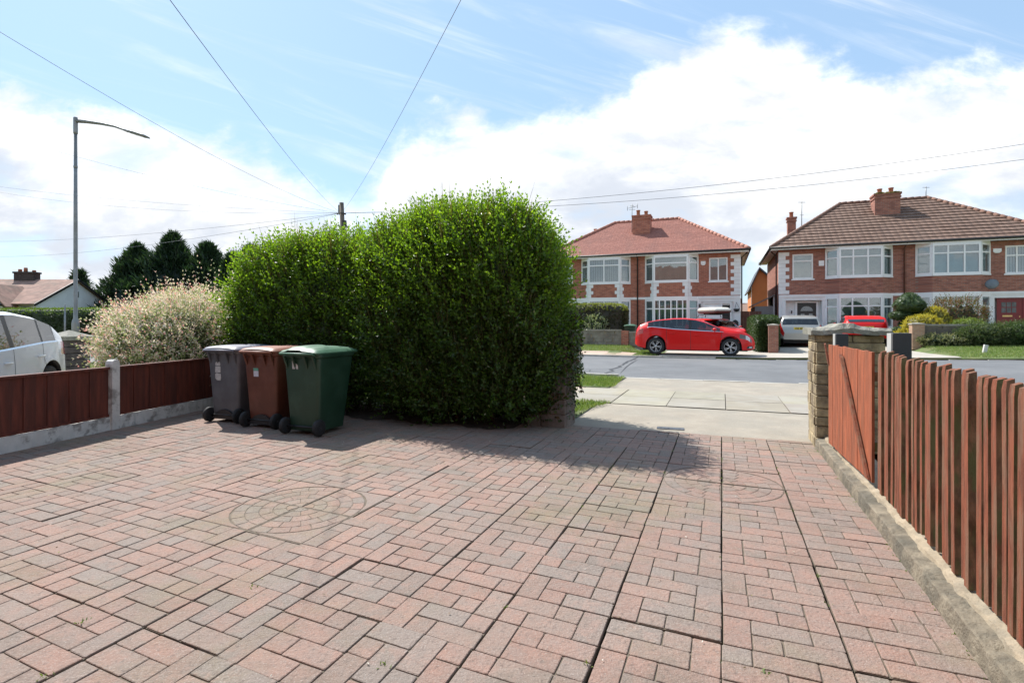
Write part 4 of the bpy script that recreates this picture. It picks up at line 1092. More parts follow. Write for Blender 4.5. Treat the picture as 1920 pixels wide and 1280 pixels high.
            for k in range(10 if P.get('twin', True) else 5):
                a = (k // 2) * 2 * math.pi / 5 + (k % 2) * .34 if P.get('twin', True) else k * 2 * math.pi / 5
                a0 = a if not P.get('twin', True) else (k // 2) * 2 * math.pi / 5 + .17
                c0 = Vector((.035 * math.cos(a0), .035 * math.sin(a0), .012)); c1 = Vector(((ro - .008) * math.cos(a), (ro - .008) * math.sin(a), .016))
                dd = (c1 - c0).normalized(); pn = Vector((-dd.y, dd.x, 0)); w1, w2 = .012, .014 if P.get('twin', True) else .03
                vs = []
                for q_, w_ in ((c0, w1), (c1, w2)):
                    for (aa, bb) in ((-1, -.012), (1, -.012), (1, .02), (-1, .02)): vs.append(M_ @ (q_ + pn * w_ * aa + Vector((0, 0, bb))))
                rim.add(vs, [(0, 1, 5, 4), (1, 2, 6, 5), (2, 3, 7, 6), (3, 0, 4, 7), (4, 5, 6, 7), (3, 2, 1, 0)])
            rim.build('rim', M_alloy, wh)
            dk = MB(); dk.lathe([(ro - .02, .09), (0, .09)], 24, 0, M_); dk.build('brake', M_black, wh)
    # door seams, handles, mirrors
    def side_pt(x, j, f=0.0, off=.002):
        i = int(np.clip((x + L2) / (2 * L2) * (N - 1), 0, N - 2)); a, b = rows[i][j], rows[i][min(j + 1, 9)]
        return Vector((x, a[1] + (b[1] - a[1]) * f + off, a[2] + (b[2] - a[2]) * f))
    for x in P.get('seams', ()):
        for sg in (-1, 1):
            mb = MB(); pts3 = [side_pt(x - .012 * 0, j) for j in (1, 2, 3, 4)]
            for q_ in pts3: pass
            vs = []
            for q_ in pts3: vs += [(q_.x - .005, q_.y * sg, q_.z), (q_.x + .005, q_.y * sg, q_.z)]
            mb.add(vs, [(2 * k, 2 * k + 1, 2 * k + 3, 2 * k + 2) for k in range(3)]); mb.build('door_seam', M_trim, r)
    for x in P.get('handles', ()):
        for sg in (-1, 1):
            q_ = side_pt(x, 3, .12, .004); mb = MB()
            mb.tube([(q_.x - .09, sg * (q_.y + .004), q_.z), (q_.x - .07, sg * (q_.y + .03), q_.z + .004), (q_.x + .07, sg * (q_.y + .03), q_.z + .002), (q_.x + .09, sg * (q_.y + .004), q_.z)], .013, 6)
            mb.build('door_handle', P.get('handle_mat', paint_mat), r)
    if 'mirror' in P:
        for sg in (-1, 1):
            x = P['mirror']; q_ = side_pt(x, 4, .5); bm = bmesh.new(); bmesh.ops.create_icosphere(bm, subdivisions=2, radius=1)
            mb = MB(); mb.add([(q_.x + v.co.x * .075, sg * (q_.y + .13 + v.co.y * .10), q_.z + .07 + v.co.z * .065) for v in bm.verts], [tuple(q2.index for q2 in f.verts) for f in bm.faces], 0, True); bm.free()
            mb.tube([(q_.x, sg * (q_.y - .02), q_.z + .02), (q_.x, sg * (q_.y + .08), q_.z + .05)], .02, 6); mb.build('mirror', paint_mat, r)
    return r, rows, xs
FOCUS = dict(L=4.30, R=.325, xr=-1.33, xf=1.318, tumble=.38, chrome=True, twin=True,
    top=[(-2.15, .62), (-2.13, .80), (-2.06, 1.0), (-1.98, 1.10), (-1.72, 1.22), (-1.3, 1.315), (-.7, 1.385), (-.3, 1.39), (.1, 1.355), (.45, 1.25), (1.0, 1.0), (1.12, .965), (1.35, .94), (1.65, .895), (1.9, .80), (2.06, .70), (2.13, .60), (2.15, .5)],
    belt=[(-2.15, .60), (-2.05, .90), (-1.9, .99), (-1.5, 1.055), (-.6, .965), (.4, .905), (1.0, .88), (1.5, .84), (1.9, .74), (2.15, .46)],
    hw=[(-2.15, .60), (-2.10, .74), (-1.95, .84), (-1.6, .895), (-1, .905), (1.0, .905), (1.6, .885), (1.9, .80), (2.08, .66), (2.15, .50)],
    low=[(-2.15, .36), (-2.0, .27), (-1.75, .22), (-1, .17), (1, .17), (1.7, .19), (2.0, .20), (2.15, .24)],
    win=[(-1.62, -1.10), (-1.02, -.13), (-.03, .98)], ws=(.28, 1.08), rw=(-2.0, -1.74), hl=(1.62, 2.04), tl=(-2.13, -1.80), tlj=(3,), seams=(-.93, -.06, 1.02), handles=(-.72, .16), mirror=.78)
M_redp = paint('red_paint', (.68, .006, .006))
cs_ = W(1.16, 22.85, 0)     # set from the photo below
c0 = gp(1304, 665, .05)
loc = W(-1.02, 21.9, .125)
focus, rows, xs = make_car('red_hatchback', 'red five door hatchback with bright window trim, parked side on across the road', loc, -TH, FOCUS, M_redp)
fg = MB(); fg.prism([(1.86, -.87), (2.06, -.70), (2.10, -.60), (2.0, -.62), (1.88, -.80)], .30, .37); 
def front_bits(r, yn, zf=.34, grille=True):
    mb = MB(); mb.box(2.10, 2.158, -.42, .42, .26, .42); mb.build('grille', M_black, r, bevel=.01)
    for sg in (-1, 1):
        m = MB(); m.add([(1.86, sg * .822, .27), (2.07, sg * .69, .27), (2.075, sg * .68, .37), (1.90, sg * .80, .37), (1.86, sg * .78, .27), (2.03, sg * .62, .27), (2.03, sg * .62, .37), (1.90, sg * .74, .37)],
                        [(0,1,2,3),(4,7,6,5),(0,4,5,1),(3,2,6,7),(0,3,7,4),(1,5,6,2)]); f = m.build('fog_surround', M_black, r)
        m = MB(); m.add([(1.93, sg * .795, .30), (2.04, sg * .725, .30), (2.045, sg * .72, .345), (1.95, sg * .787, .345)], [(0, 1, 2, 3)]); m.build('fog_lamp', M_lamp, f)
front_bits(focus, 0)

# parked facing us on the far drive, a pale roof box on its bars
SUVR = dict(FOCUS); SUVR.update(chrome=False, seams=(-.93, -.06, 1.02))
c2, r2, x2 = make_car('red_car', 'red car facing the road with a pale roof box, behind the parked red hatchback', W(-.35, 29.2, G(-.35, 29) + .01), -TH - R(90) + R(24), SUVR, M_redp)
front_bits(c2, 0)
bx = thing('roof_box', 'cream roof box with dark underside on the red car behind the hatchback', 'roof box', W(-.35, 29.2, G(-.35, 29) + .01), -TH - R(90) + R(24))
mb = MB()
def rb(x0, x1, y, z): return (rrect(x0, x1, -y, y, .12, 4), z)
loft(mb, [rb(-1.15, .95, .36, 1.66), rb(-1.2, 1.05, .42, 1.70), rb(-1.2, 1.08, .43, 1.76)]); mb.build('base', mat('roof_box_base', (.09, .05, .05), .6), bx)
mb = MB(); loft(mb, [rb(-1.2, 1.10, .435, 1.765), rb(-1.19, 1.05, .43, 1.86), rb(-1.1, .75, .39, 1.94), rb(-.9, .3, .28, 1.97)]); mb.build('lid', mat('roof_box_lid', (.60, .58, .52), .4, .05), bx)
for x in (-.6, .35):
    mb = MB(); mb.tube([(x, -.62, 1.44), (x, -.58, 1.6), (x, .58, 1.6), (x, .62, 1.44)], .022, 6)
    mb.box(x - .04, x + .04, -.3, .3, 1.62, 1.66); mb.build('roof_bar', M_black, bx)

# silver estate and second red hatch, tails to the road
EST = dict(L=4.75, R=.34, xr=-1.42, xf=1.45, tumble=.40, chrome=False, twin=False,
    top=[(-2.375, .62), (-2.34, .86), (-2.27, .98), (-2.18, 1.10), (-2.02, 1.36), (-1.7, 1.42), (-.6, 1.48), (.2, 1.46), (.6, 1.36), (1.2, 1.05), (1.8, .94), (2.2, .8), (2.375, .5)],
    belt=[(-2.375, .60), (-2.28, .94), (-1.9, 1.0), (0, .96), (1.2, .92), (2.1, .76), (2.375, .46)],
    hw=[(-2.375, .70), (-2.33, .82), (-2.2, .89), (-1.6, .925), (1.2, .925), (1.9, .86), (2.375, .55)],
    low=[(-2.375, .34), (-2.2, .30), (-1.8, .22), (1.8, .2), (2.375, .25)],
    win=[(-2.0, -1.55), (-1.45, -.5), (-.4, .9)], ws=(.45, 1.16), rw=(-2.26, -2.05), hl=(1.9, 2.25), tl=(-2.36, -2.10), tlj=(3, 4, 5), seams=(-1.4, -.44, 1.0), handles=(-1.2, -.2), mirror=.75,
    dark_low=(-2.15, 9))
M_silver = paint('silver_paint', (.42, .41, .38), .5)
est, re_, xe = make_car('silver_estate', 'silver estate car parked tail out in front of the black front door', W(3.5, 30.1, G(3.5, 29) + .01), -TH + R(90) - R(3), EST, M_silver)
def rear_bits(r, L2, z, plate=True, text='', mdark=True):
    if mdark:
        mb = MB(); mb.box(-L2 - .012, -L2 + .1, -.62, .62, .33, .46); mb.build('rear_bumper_trim', M_trim, r, bevel=.01)
    if plate:
        mb = MB(); mb.box(-L2 - .018, -L2 + .01, -.26, .26, z, z + .11); p_ = mb.build('number_plate', M_plate_y, r)
        m2 = MB(); x = -.19
        for k in range(7):       # illegible black strokes, as small as they read in the photo
            m2.box(-L2 - .0205, -L2 - .0175, x, x + .035, z + .022, z + .088); x += .055 + (.02 if k == 3 else 0)
        m2.build('plate_characters', M_ink, p_)
rear_bits(est, 2.33, .80)
hat, _, _ = make_car('red_hatchback', 'red hatchback parked tail out beside the silver estate, half hidden by the stone pillar', W(6.25, 30.2, G(6.2, 29) + .01), -TH + R(90) - R(5), dict(FOCUS, chrome=False, tl=(-2.12, -1.86), tlj=(3, 4)), M_redp)
rear_bits(hat, 2.12, .78)

# white SUV beyond the left fence
SUVW = dict(L=4.48, R=.36, xr=-1.33, xf=1.34, tumble=.27, chrome=True, twin=False,
    top=[(-2.24, .70), (-2.21, .93), (-2.10, 1.08), (-1.92, 1.20), (-1.55, 1.40), (-1.15, 1.50), (-.5, 1.575), (.1, 1.57), (.5, 1.48), (1.15, 1.12), (1.8, 1.04), (2.1, .9), (2.24, .6)],
    belt=[(-2.24, .68), (-2.15, 1.00), (-1.9, 1.10), (-1.2, 1.09), (0, 1.02), (1.1, .98), (2.0, .86), (2.24, .56)],
    hw=[(-2.24, .66), (-2.16, .80), (-2.0, .88), (-1.6, .925), (1.2, .925), (1.9, .86), (2.24, .55)],
    low=[(-2.24, .42), (-2.0, .33), (-1, .24), (1, .24), (1.8, .26), (2.24, .3)],
    win=[(-1.62, -1.16), (-1.10, -.28), (-.18, .9)], ws=(.35, 1.1), rw=(-1.98, -1.60), hl=(1.8, 2.15), tl=(-2.20, -1.80), tlj=(3,), seams=(-1.1, -.22, 1.0), handles=(-.98, -.02), mirror=.75, handle_mat=M_white)
M_whitep = paint('white_paint', (.72, .74, .78))
sv, _, _ = make_car('white_suv', 'white SUV beyond the red fence at the left edge, only its rear in view', (-7.93, 7.15, -.05), math.atan2(-.94, .35), SUVW, M_whitep)
# dark car on the road behind the willow
M_darkp = paint('dark_paint', (.02, .022, .028))
dc, _, _ = make_car('dark_car', 'dark car on the road, mostly hidden behind the pink willow bush', (-12.6, 18.9, -.02), math.atan2(.22, -.97), dict(FOCUS, chrome=False), M_darkp)
front_bits(dc, 0)
# ================================================================== HOUSES
M_br1 = brick_mat('red_brick', (.50, .17, .10), (.38, .12, .075), (.38, .29, .22), .225, .075, .009, .5, third=(.15, .06, .05))
M_br2 = brick_mat('brown_red_brick', (.44, .165, .105), (.31, .115, .08), (.32, .25, .20), .225, .075, .009, .6, third=(.13, .06, .05))
M_wrend = mat('white_masonry_paint', (.82, .82, .81), .7, .04, 3, .25, 25, tint=(.7, .69, .66), tscale=1.2, tamt=.3)
M_upvc = mat('window_frame_white', (.85, .85, .84), .35, .02, 2)
M_gut = mat('gutter_black', (.022, .02, .02), .5, .1)
M_lead = mat('lead_flashing', (.42, .44, .46), .6, .2, 5, .3, 20)
M_pot = mat('terracotta_pot', (.36, .13, .07), .85, .15, 6, .2, 40); M_lich = mat('lichen', (.30, .24, .07), .95, .3, 14, .6, 30)
WG = glass_mat('window_glass', (.80, .86, .86), .35)
def blind_mat(name, c1, c2, period, duty=.8):
    if name in MATS: return MATS[name]
    m = bpy.data.materials.new(name); m.use_nodes = True; MATS[name] = m; q = NB(m.node_tree); bs = m.node_tree.nodes['Principled BSDF']
    tcn = q.n('ShaderNodeTexCoord'); sp = q.n('ShaderNodeSeparateXYZ'); q.l(tcn.outputs['Object'], sp.inputs[0])
    f = q.math('FRACT', q.math('DIVIDE', sp.outputs[0], period)); f = q.math('GREATER_THAN', f, duty)
    q.l(q.mix(f, c1, c2), bs.inputs['Base Color']); bs.inputs['Roughness'].default_value = .8; return m
B_pale = blind_mat('pale_vertical_blind', (.36, .39, .38), (.07, .09, .09), .11, .72)
B_dark = blind_mat('dark_blind_gaps', (.10, .115, .12), (.5, .5, .5), .12, .72)
B_net = mat('net_curtain', (.21, .26, .26), .85, .12, 2); B_cream = mat('cream_curtain', (.40, .345, .30), .85, .1, 2)
B_green = mat('dim_green_curtain', (.12, .155, .14), .85, .2, 1.5); B_room = mat('dim_room', (.06, .065, .07), .9, .3, 2)
def window(parent, M, w_, z0, z1, cols, transom=None, blind=None, fw=.07, only_mid=False, open_top=False):
    """M maps (a along, d outward-negative, z)"""
    f = MB(); fr_ = [(0, w_, z0, z0 + fw), (0, w_, z1 - fw, z1), (0, fw, z0 + fw, z1 - fw), (w_ - fw, w_, z0 + fw, z1 - fw)]
    for a, b, c, d in fr_: f.box(a, b, -.03, .06, c, d, 0, M)
    xs = [fw] + [w_ * c for c in cols] + [w_ - fw]
    for c in cols: f.box(w_ * c - .035, w_ * c + .035, -.028, .058, z0 + fw, z1 - fw, 0, M)
    zt = None
    if transom:
        zt = z1 - (z1 - z0) * transom
        for i in range(len(xs) - 1):
            if only_mid and i != 1 and len(xs) == 4: pass
            a = xs[i] + (.035 if i else 0); b = xs[i + 1] - (.035 if i < len(xs) - 2 else 0)
            f.box(a, b, -.026, .056, zt - .035, zt + .035, 0, M)
    fo = f.build('window', M_upvc, parent)
    cells = [(z0 + fw, z1 - fw)] if zt is None else [(z0 + fw, zt - .035), (zt + .035, z1 - fw)]
    for i in range(len(xs) - 1):
        a = xs[i] + (.035 if i else 0); b = xs[i + 1] - (.035 if i < len(xs) - 2 else 0)
        for c, d in cells:
            g = MB(); g.box(a, b, .008, .016, c, d, 0, M); g.build('pane', WG, fo)
    if blind:
        g = MB(); g.box(.02, w_ - .02, .045, .05, z0 + .02, z1 - .02, 0, None)
        o = g.build('blind', blind, fo); o.matrix_local = M
    return fo
def wall_cells(mb, x0, x1, z0, z1, holes, y, depth, mi=0, M=None):
    X = sorted({x0, x1, *[h[0] for h in holes], *[h[1] for h in holes]}); Z = sorted({z0, z1, *[h[2] for h in holes], *[h[3] for h in holes]})
    X = [x for x in X if x0 <= x <= x1]; Z = [z for z in Z if z0 <= z <= z1]
    for a, b in zip(X, X[1:]):
        for c, d in zip(Z, Z[1:]):
            cx, cz = (a + b) / 2, (c + d) / 2
            if any(h[0] < cx < h[1] and h[2] < cz < h[3] for h in holes): continue
            vs = [(a, y, c), (b, y, c), (b, y, d), (a, y, d)]
            mb.add([M @ Vector(v) for v in vs] if M else vs, [(0, 1, 2, 3)], mi)
    for (a, b, c, d) in holes:
        for q_ in (((a, y, c), (a, y + depth, c), (a, y + depth, d), (a, y, d)), ((b, y, c), (b, y, d), (b, y + depth, d), (b, y + depth, c)),
                   ((a, y, d), (a, y + depth, d), (b, y + depth, d), (b, y, d)), ((a, y, c), (b, y, c), (b, y + depth, c), (a, y + depth, c))):
            mb.add([M @ Vector(v) for v in q_] if M else q_, [(0, 1, 2, 3)], mi)
def tile_mat(name, c1, c2, axis, period, course, moss=.25, wave=.6, third=None):
    if name in MATS: return MATS[name]
    m = bpy.data.materials.new(name); m.use_nodes = True; MATS[name] = m; q = NB(m.node_tree); bs = m.node_tree.nodes['Principled BSDF']
    tcn = q.n('ShaderNodeTexCoord'); sp = q.n('ShaderNodeSeparateXYZ'); q.l(tcn.outputs['Object'], sp.inputs[0])
    v = q.comb(sp.outputs[axis], sp.outputs[2], 0.0)
    b = q.n('ShaderNodeTexBrick', offset=.5 if wave < .3 else 0.0); q.l(v, b.inputs['Vector']); b.inputs['Scale'].default_value = 1
    b.inputs['Brick Width'].default_value = period; b.inputs['Row Height'].default_value = course; b.inputs['Mortar Size'].default_value = .006 if wave < .3 else .0
    b.inputs['Color1'].default_value = (*c1, 1); b.inputs['Color2'].default_value = (*c2, 1); b.inputs['Mortar'].default_value = (*[x * .5 for x in c2], 1)
    c = q.mix(q.ss(q.noise(v, 1.1, 6, .65), .45, .68, 0, moss), b.outputs[0], third or tuple(x * .5 for x in c2))
    c = q.mix(q.ss(q.noise(v, 7, 4), .55, .75, 0, .5), c, tuple(min(1, x * 1.45 + .02) for x in c1))
    q.l(c, bs.inputs['Base Color']); bs.inputs['Roughness'].default_value = .85
    s_ = q.math('SINE', q.math('MULTIPLY', sp.outputs[axis], 2 * math.pi / period)); s_ = q.math('MULTIPLY', q.math('ADD', s_, 1), .5)
    s_ = q.math('POWER', s_, .6)
    bn = q.n('ShaderNodeBump'); bn.inputs['Strength'].default_value = wave; bn.inputs['Distance'].default_value = .03
    q.l(q.math('ADD', s_, q.math('MULTIPLY', q.noise(v, 25, 3), .3)), bn.inputs['Height']); q.l(bn.outputs[0], bs.inputs['Normal']); return m
def hip_roof(parent, x0, x1, y0, y1, z0, zr, run, courses, mx, my, lift, ridge_m, name='roof'):
    mb = MB(); ym = (y0 + y1) / 2; RA, RB = Vector((x0 + run, ym, zr)), Vector((x1 - run, ym, zr))
    A, B, C_, D_ = Vector((x0, y0, z0)), Vector((x1, y0, z0)), Vector((x1, y1, z0)), Vector((x0, y1, z0))
    for (e0, e1, r0, r1, mi) in ((A, B, RA, RB, 0), (B, C_, RB, RB, 1), (C_, D_, RB, RA, 0), (D_, A, RA, RA, 1)):
        nn_ = (e1 - e0).cross(r0 - e0).normalized()
        if nn_.z < 0: nn_ = -nn_
        sub = 12
        for k in range(courses):
            f0, f1 = k / courses, (k + 1) / courses
            a, b = e0.lerp(r0, f0), e1.lerp(r1, f0); c, d = e1.lerp(r1, f1), e0.lerp(r0, f1)
            for q_ in range(sub):
                u0, u1 = q_ / sub, (q_ + 1) / sub; jl = lift * random.uniform(.85, 1.15)
                p0, p1, p2, p3 = a.lerp(b, u0), a.lerp(b, u1), d.lerp(c, u1), d.lerp(c, u0)
                mb.add([p0 + nn_ * jl, p1 + nn_ * jl, p2, p3, p0 - nn_ * .01, p1 - nn_ * .01], [(0, 1, 2, 3), (4, 5, 1, 0)], mi)
    o = mb.build(name, [mx, my], parent)
    rt = MB()
    for a, b in ((RA, RB), (A, RA), (B, RB), (C_, RB), (D_, RA)):
        L = (b - a).length; n = int(L / .32)
        for k in range(n):
            p, q_ = a.lerp(b, k / n), a.lerp(b, (k + 1.04) / n)
            rt.tube([p + Vector((0, 0, .015)), q_ + Vector((0, 0, .035))], [.10, .105], 8)
    rt.build('ridge_tiles', ridge_m, o)
    return o
def chimney(parent, x0, x1, y0, y1, zb, zt, m, pots, lich=False, flash=True):
    mb = MB(); mb.box(x0, x1, y0, y1, zb, zt - .28); mb.box(x0 - .04, x1 + .04, y0 - .04, y1 + .04, zt - .28, zt - .20); mb.box(x0 - .015, x1 + .015, y0 - .015, y1 + .015, zt - .20, zt - .1)
    mb.box(x0 - .06, x1 + .06, y0 - .06, y1 + .06, zt - .1, zt)
    o = mb.build('chimney', m, parent)
    if lich:
        l = MB(); l.box(x0 - .05, x1 + .05, y0 - .08, y0 + .04, zt - .02, zt + .012)
        for _ in range(16): a = random.uniform(x0, x1); l.box(a - .06, a + .06, y0 - .085, y0 + .05, zt - .03, zt + random.uniform(.02, .06))
        l.build('lichen', M_lich, o)
    for (x, h) in pots:
        p_ = MB(); p_.lathe([(.13, 0), (.115, h * .2), (.11, h * .8), (.135, h * .86), (.135, h), (.09, h), (.08, h * .5)], 14, 0, Matrix.Translation((x, (y0 + y1) / 2, zt))); p_.build('chimney_pot', M_pot, o)
    if flash:
        f = MB(); f.add([(x0 - .14, y0 - .16, zb + .18), (x1 + .14, y0 - .16, zb + .18), (x1 + .14, y0 - .012, zb + .36), (x0 - .14, y0 - .012, zb + .36)], [(0, 1, 2, 3)])
        f.add([(x0 - .14, y0 - .16, zb + .18), (x0 - .02, y0 - .012, zb + .36), (x0 - .015, y0 + .9, zb + .95), (x0 - .16, y0 + .9, zb + .88)], [(0, 1, 2, 3)]); f.build('flashing', M_lead, o)
    return o
def aerial(parent, x, y, z0, z1, bars, ang=0):
    mb = MB(); mb.tube([(x, y, z0), (x, y, z1)], .022, 6); c, s_ = math.cos(ang), math.sin(ang)
    for k, (z, L) in enumerate(bars): mb.tube([(x - c * L, y - s_ * L, z), (x + c * L, y + s_ * L, z)], .013, 5)
    mb.build('aerial', M_steel, parent)
WALLH = 5.33
def semi(name, label, s0, kind):
    r = thing(name, label, 'house', W(s0, 33, 0), -TH); Wd = 11.5 if kind == 1 else 11.6; D = 8.0; hb = Wd / 2
    Mb = M_br1 if kind == 1 else M_br2; zb = .1
    def half(mir, spec):
        X = (lambda d: Wd - d) if mir else (lambda d: d)
        def XM(d0, d1): a, b = X(d0), X(d1); return (min(a, b), max(a, b))
        swin = (.68, 1.68, 3.72, 5.08); bay = (2.27, 5.30)
        door = (.35, 2.10, zb, 2.55)
        holes = [(*XM(*swin[:2]), *swin[2:])]
        # front wall : brick upper storey, painted lower storey round the door
        mb = MB(); wall_cells(mb, *XM(0, bay[0]), 2.86, WALLH, holes, 0, .16); mb.build('front_wall', Mb, r)
        mb = MB(); wall_cells(mb, *XM(bay[1], hb), zb, WALLH, [], 0, .1); mb.build('front_wall', Mb, r)
        low = MB(); wall_cells(low, *XM(0, bay[0]), zb, 2.72, [(*XM(*door[:2]), door[2], door[3])], -.012, .45 if kind == 2 else .1)
        lw = low.build('painted_wall', M_wrend, r)
        if kind == 2:          # painted stone-faced blocks
            for (d0, d1) in ((.0, .33), (2.12, 2.26)):
                st = MB(); z = zb + .25; k = 0
                while z < 2.6:
                    sp = [d0, d0 + (d1 - d0) * (.6 if k % 2 else .4), d1] if d1 - d0 > .2 else [d0, d1]
                    for a, b in zip(sp, sp[1:]): st.box(*XM(a + .006, b - .006), -.012 - random.uniform(.012, .03), -.008, z + .006, z + .17)
                    z += .18; k += 1
                st.build('painted_blocks', M_wrend, lw)
        sc_ = MB(); sc_.box(*XM(-.0, hb), -.05, .02, 2.72, 2.86); sc_.build('string_course', M_wrend, r)
        q_ = MB()
        z = 2.90; k = 0
        while z < 5.2:
            q_.box(*XM(-.012, .34 if k % 2 else .52), -.028, .06, z + .004, z + .205); z += .21; k += 1
        q_.build('quoins', M_wrend, r)
        # small upper window
        a, b = XM(*swin[:2]); window(r, Matrix.Translation((a, .05, 0)), b - a, swin[2], swin[3], spec['scol'], spec['str'], spec['sblind'])
        sl = MB(); sl.box(a - .06, b + .06, -.06, .05, swin[2] - .07, swin[2] - .003); sl.build('sill', M_upvc, r)
        # bay, both floors
        BP = .50; a, b = XM(*bay); P_ = [Vector((a, 0, 0)), Vector((a + .55, -BP, 0)), Vector((b - .55, -BP, 0)), Vector((b, 0, 0))]
        seg = list(zip(P_, P_[1:]))
        def face(mbx, i, z0, z1, off=0.0, thick=.1):
            p, q2 = seg[i]; d = (q2 - p).normalized(); n_ = Vector((d.y, -d.x, 0))
            v = [p + n_ * off, q2 + n_ * off, q2 - n_ * thick, p - n_ * thick]; mbx.prism([(w2.x, w2.y) for w2 in v], z0, z1)
        for z0, z1, m_, nm in ((zb, .98, M_wrend if kind == 1 else Mb, 'bay_base'), (2.86, 3.66, Mb, 'bay_spandrel')):
            mbx = MB()
            if z0 > 1 and True:
                for i in range(3): face(mbx, i, z0, z1)
            else:
                for i in range(3): face(mbx, i, z0, z1)
            mbx.build(nm, m_, r)
        for z0, z1, o_, nm in ((2.70, 2.855, .025, 'bay_lintel'), (3.665, 3.74, .05, 'bay_sill'), (.985, 1.05, .05, 'bay_sill'), (5.24, 5.34, .015, 'bay_lintel')):
            mbx = MB()
            for i in range(3): face(mbx, i, z0, z1, o_)
            mbx.build(nm, M_upvc, r)
        if kind == 1:
            for px_ in (P_[1], P_[2]):
                qq = MB(); z = 2.86; k = 0; sgn = 1 if px_ is P_[1] else -1
                while z < 3.6:
                    e = .30 if k % 2 else .17; e2 = .17 if k % 2 else .26
                    x0_, x1_ = (px_.x, px_.x + e) if sgn > 0 else (px_.x - e, px_.x)
                    qq.box(x0_, x1_, -BP - .03, -BP + .02, z, z + .195)
                    p, q2 = seg[0] if sgn > 0 else seg[2]; d = (p - q2).normalized() if sgn > 0 else (q2 - p).normalized(); st_ = px_
                    n_ = Vector((d.y, -d.x, 0)); n_ = n_ if n_.y < 0 else -n_
                    v = [st_ + n_ * .03, st_ + d * e2 + n_ * .03, st_ + d * e2 - n_ * .02, st_ - n_ * .02]
                    pl = [(w2.x, w2.y) for w2 in v]; qq.prism(pl, z, z + .195); z += .2; k += 1
                qq.build('bay_quoins', M_wrend, r)
        for lvl, (z0, z1) in enumerate(((1.052, 2.698), (3.742, 5.238))):
            for i in range(3):
                p, q2 = seg[i]; d = (q2 - p).normalized(); L = (q2 - p).length; n_ = Vector((-d.y, d.x, 0))
                M_ = Matrix(((d.x, n_.x, 0, p.x), (d.y, n_.y, 0, p.y), (0, 0, 1, 0), (0, 0, 0, 1)))
                sp = spec['bay'][lvl][0 if i != 1 else 1]
                window(r, M_, L, z0, z1, sp[0], sp[1], sp[2], fw=.10 if i != 1 else .08)
        bt = MB(); bt.prism([(p.x, p.y) for p in P_], 5.34, 5.36); bt.build('bay_soffit', M_upvc, r)
        # door zone
        a, b = XM(*door[:2]); dn = spec['door']
        if dn == 'black':
            mb = MB(); mb.box(a, b, .44, .46, zb, 2.56); mb.build('porch_back', M_wrend, r)
            dx = X(1.42); dd = MB(); dd.box(dx - .46, dx + .46, .38, .43, .45, 2.42); dob = dd.build('door', mat('black_door', (.018, .017, .018), .35, .1), r, bevel=.01)
            pn = MB(); nn2 = 10; pts2 = [(dx + .30 * math.cos(math.pi * k / nn2), 1.97 + .27 * math.sin(math.pi * k / nn2)) for k in range(nn2 + 1)]
            pn.prism(pts2, .365, .378, 0, axis='y')
            for sx in (-.2, .2): pn.box(dx + sx - .09, dx + sx + .09, .365, .378, 1.2, 1.82)
            pn.build('door_glass', mat('leaded_glass', (.30, .32, .31), .25, .35, 25), dob)
            f = MB()
            for (x0_, x1_, z0_, z1_) in ((dx - .56, dx - .465, .4, 2.5), (dx + .465, dx + .56, .4, 2.5), (dx - .465, dx + .465, 2.425, 2.5)): f.box(x0_, x1_, .35, .44, z0_, z1_)
            f.build('door_frame', M_upvc, r)
            f = MB(); x_ = X(.68); f.box(x_ - .1, x_ + .1, .42, .437, 1.5, 1.6); f.build('house_plaque', M_ink, r)
            f = MB(); f.tube([(x_, .42, 1.85), (x_, .35, 1.9), (x_, .35, 2.0)], .03, 8); f.build('wall_lamp', M_gut, r)
        elif dn == 'red':
            mb = MB(); mb.box(a, b, .44, .46, zb, 2.56); mb.build('porch_back', M_wrend, r)
            x0_, x1_ = XM(.70, 1.95); dm = mat('red_door', (.20, .012, .016), .35, .1)
            dd = MB(); dd.box(x0_, x0_ + .98, .16, .21, .42, 2.62); dob = dd.build('door', dm, r, bevel=.01)
            f = MB(); f.box(x0_ + .985, x0_ + 1.16, .15, .22, .42, 2.62); f.build('door_frame', dm, r)
            f = MB()
            for k in range(3):
                for z in (1.82, 2.1): f.box(x0_ + .18 + k * .2, x0_ + .35 + k * .2, .150, .158, z, z + .24)
            f.build('door_glass', mat('door_pane', (.10, .10, .10), .15, .3, 5), dob)
            f = MB(); f.box(x0_ + .22, x0_ + .60, .150, .158, 1.62, 1.70); f.build('letter_plate', mat('brass', (.6, .42, .18), .35, .1, metallic=.8), dob)
            for z in (1.6, 1.25):
                f = MB(); f.box(x0_ + .86, x0_ + .90, .145, .158, z, z + .06); f.build('door_lock', mat('brass', (.6, .42, .18), .35), dob)
        else:
            x0_, x1_ = XM(.62, 1.95); mb = MB(); mb.box(a, b, .085, .1, zb, 2.56); mb.build('porch_back', M_wrend, r)
            dd = MB(); dxa, dxb = XM(1.05, 1.93); dd.box(dxa, dxb, .03, .08, .42, 2.30); dd.box(dxa + .16, dxb - .16, .018, .03, 1.55, 2.12); dd.build('door', M_upvc, r, bevel=.008)
            dk = MB(); a2, b2 = XM(.55, .97); dk.box(a2, b2, .05, .08, .9, 2.34); dk.build('side_light', mat('dark_glass', (.025, .035, .035), .12, .3, 3), r)
            f = MB()
            for (p_, q2, z0_, z1_) in ((.47, .55, .4, 2.44), (.97, 1.05, .4, 2.44), (1.93, 2.0, .4, 2.44)): f.box(*XM(p_, q2), .0, .09, z0_, z1_)
            f.box(*XM(.47, 2.0), -.002, .088, 2.44, 2.52); f.build('door_frame', M_upvc, r)
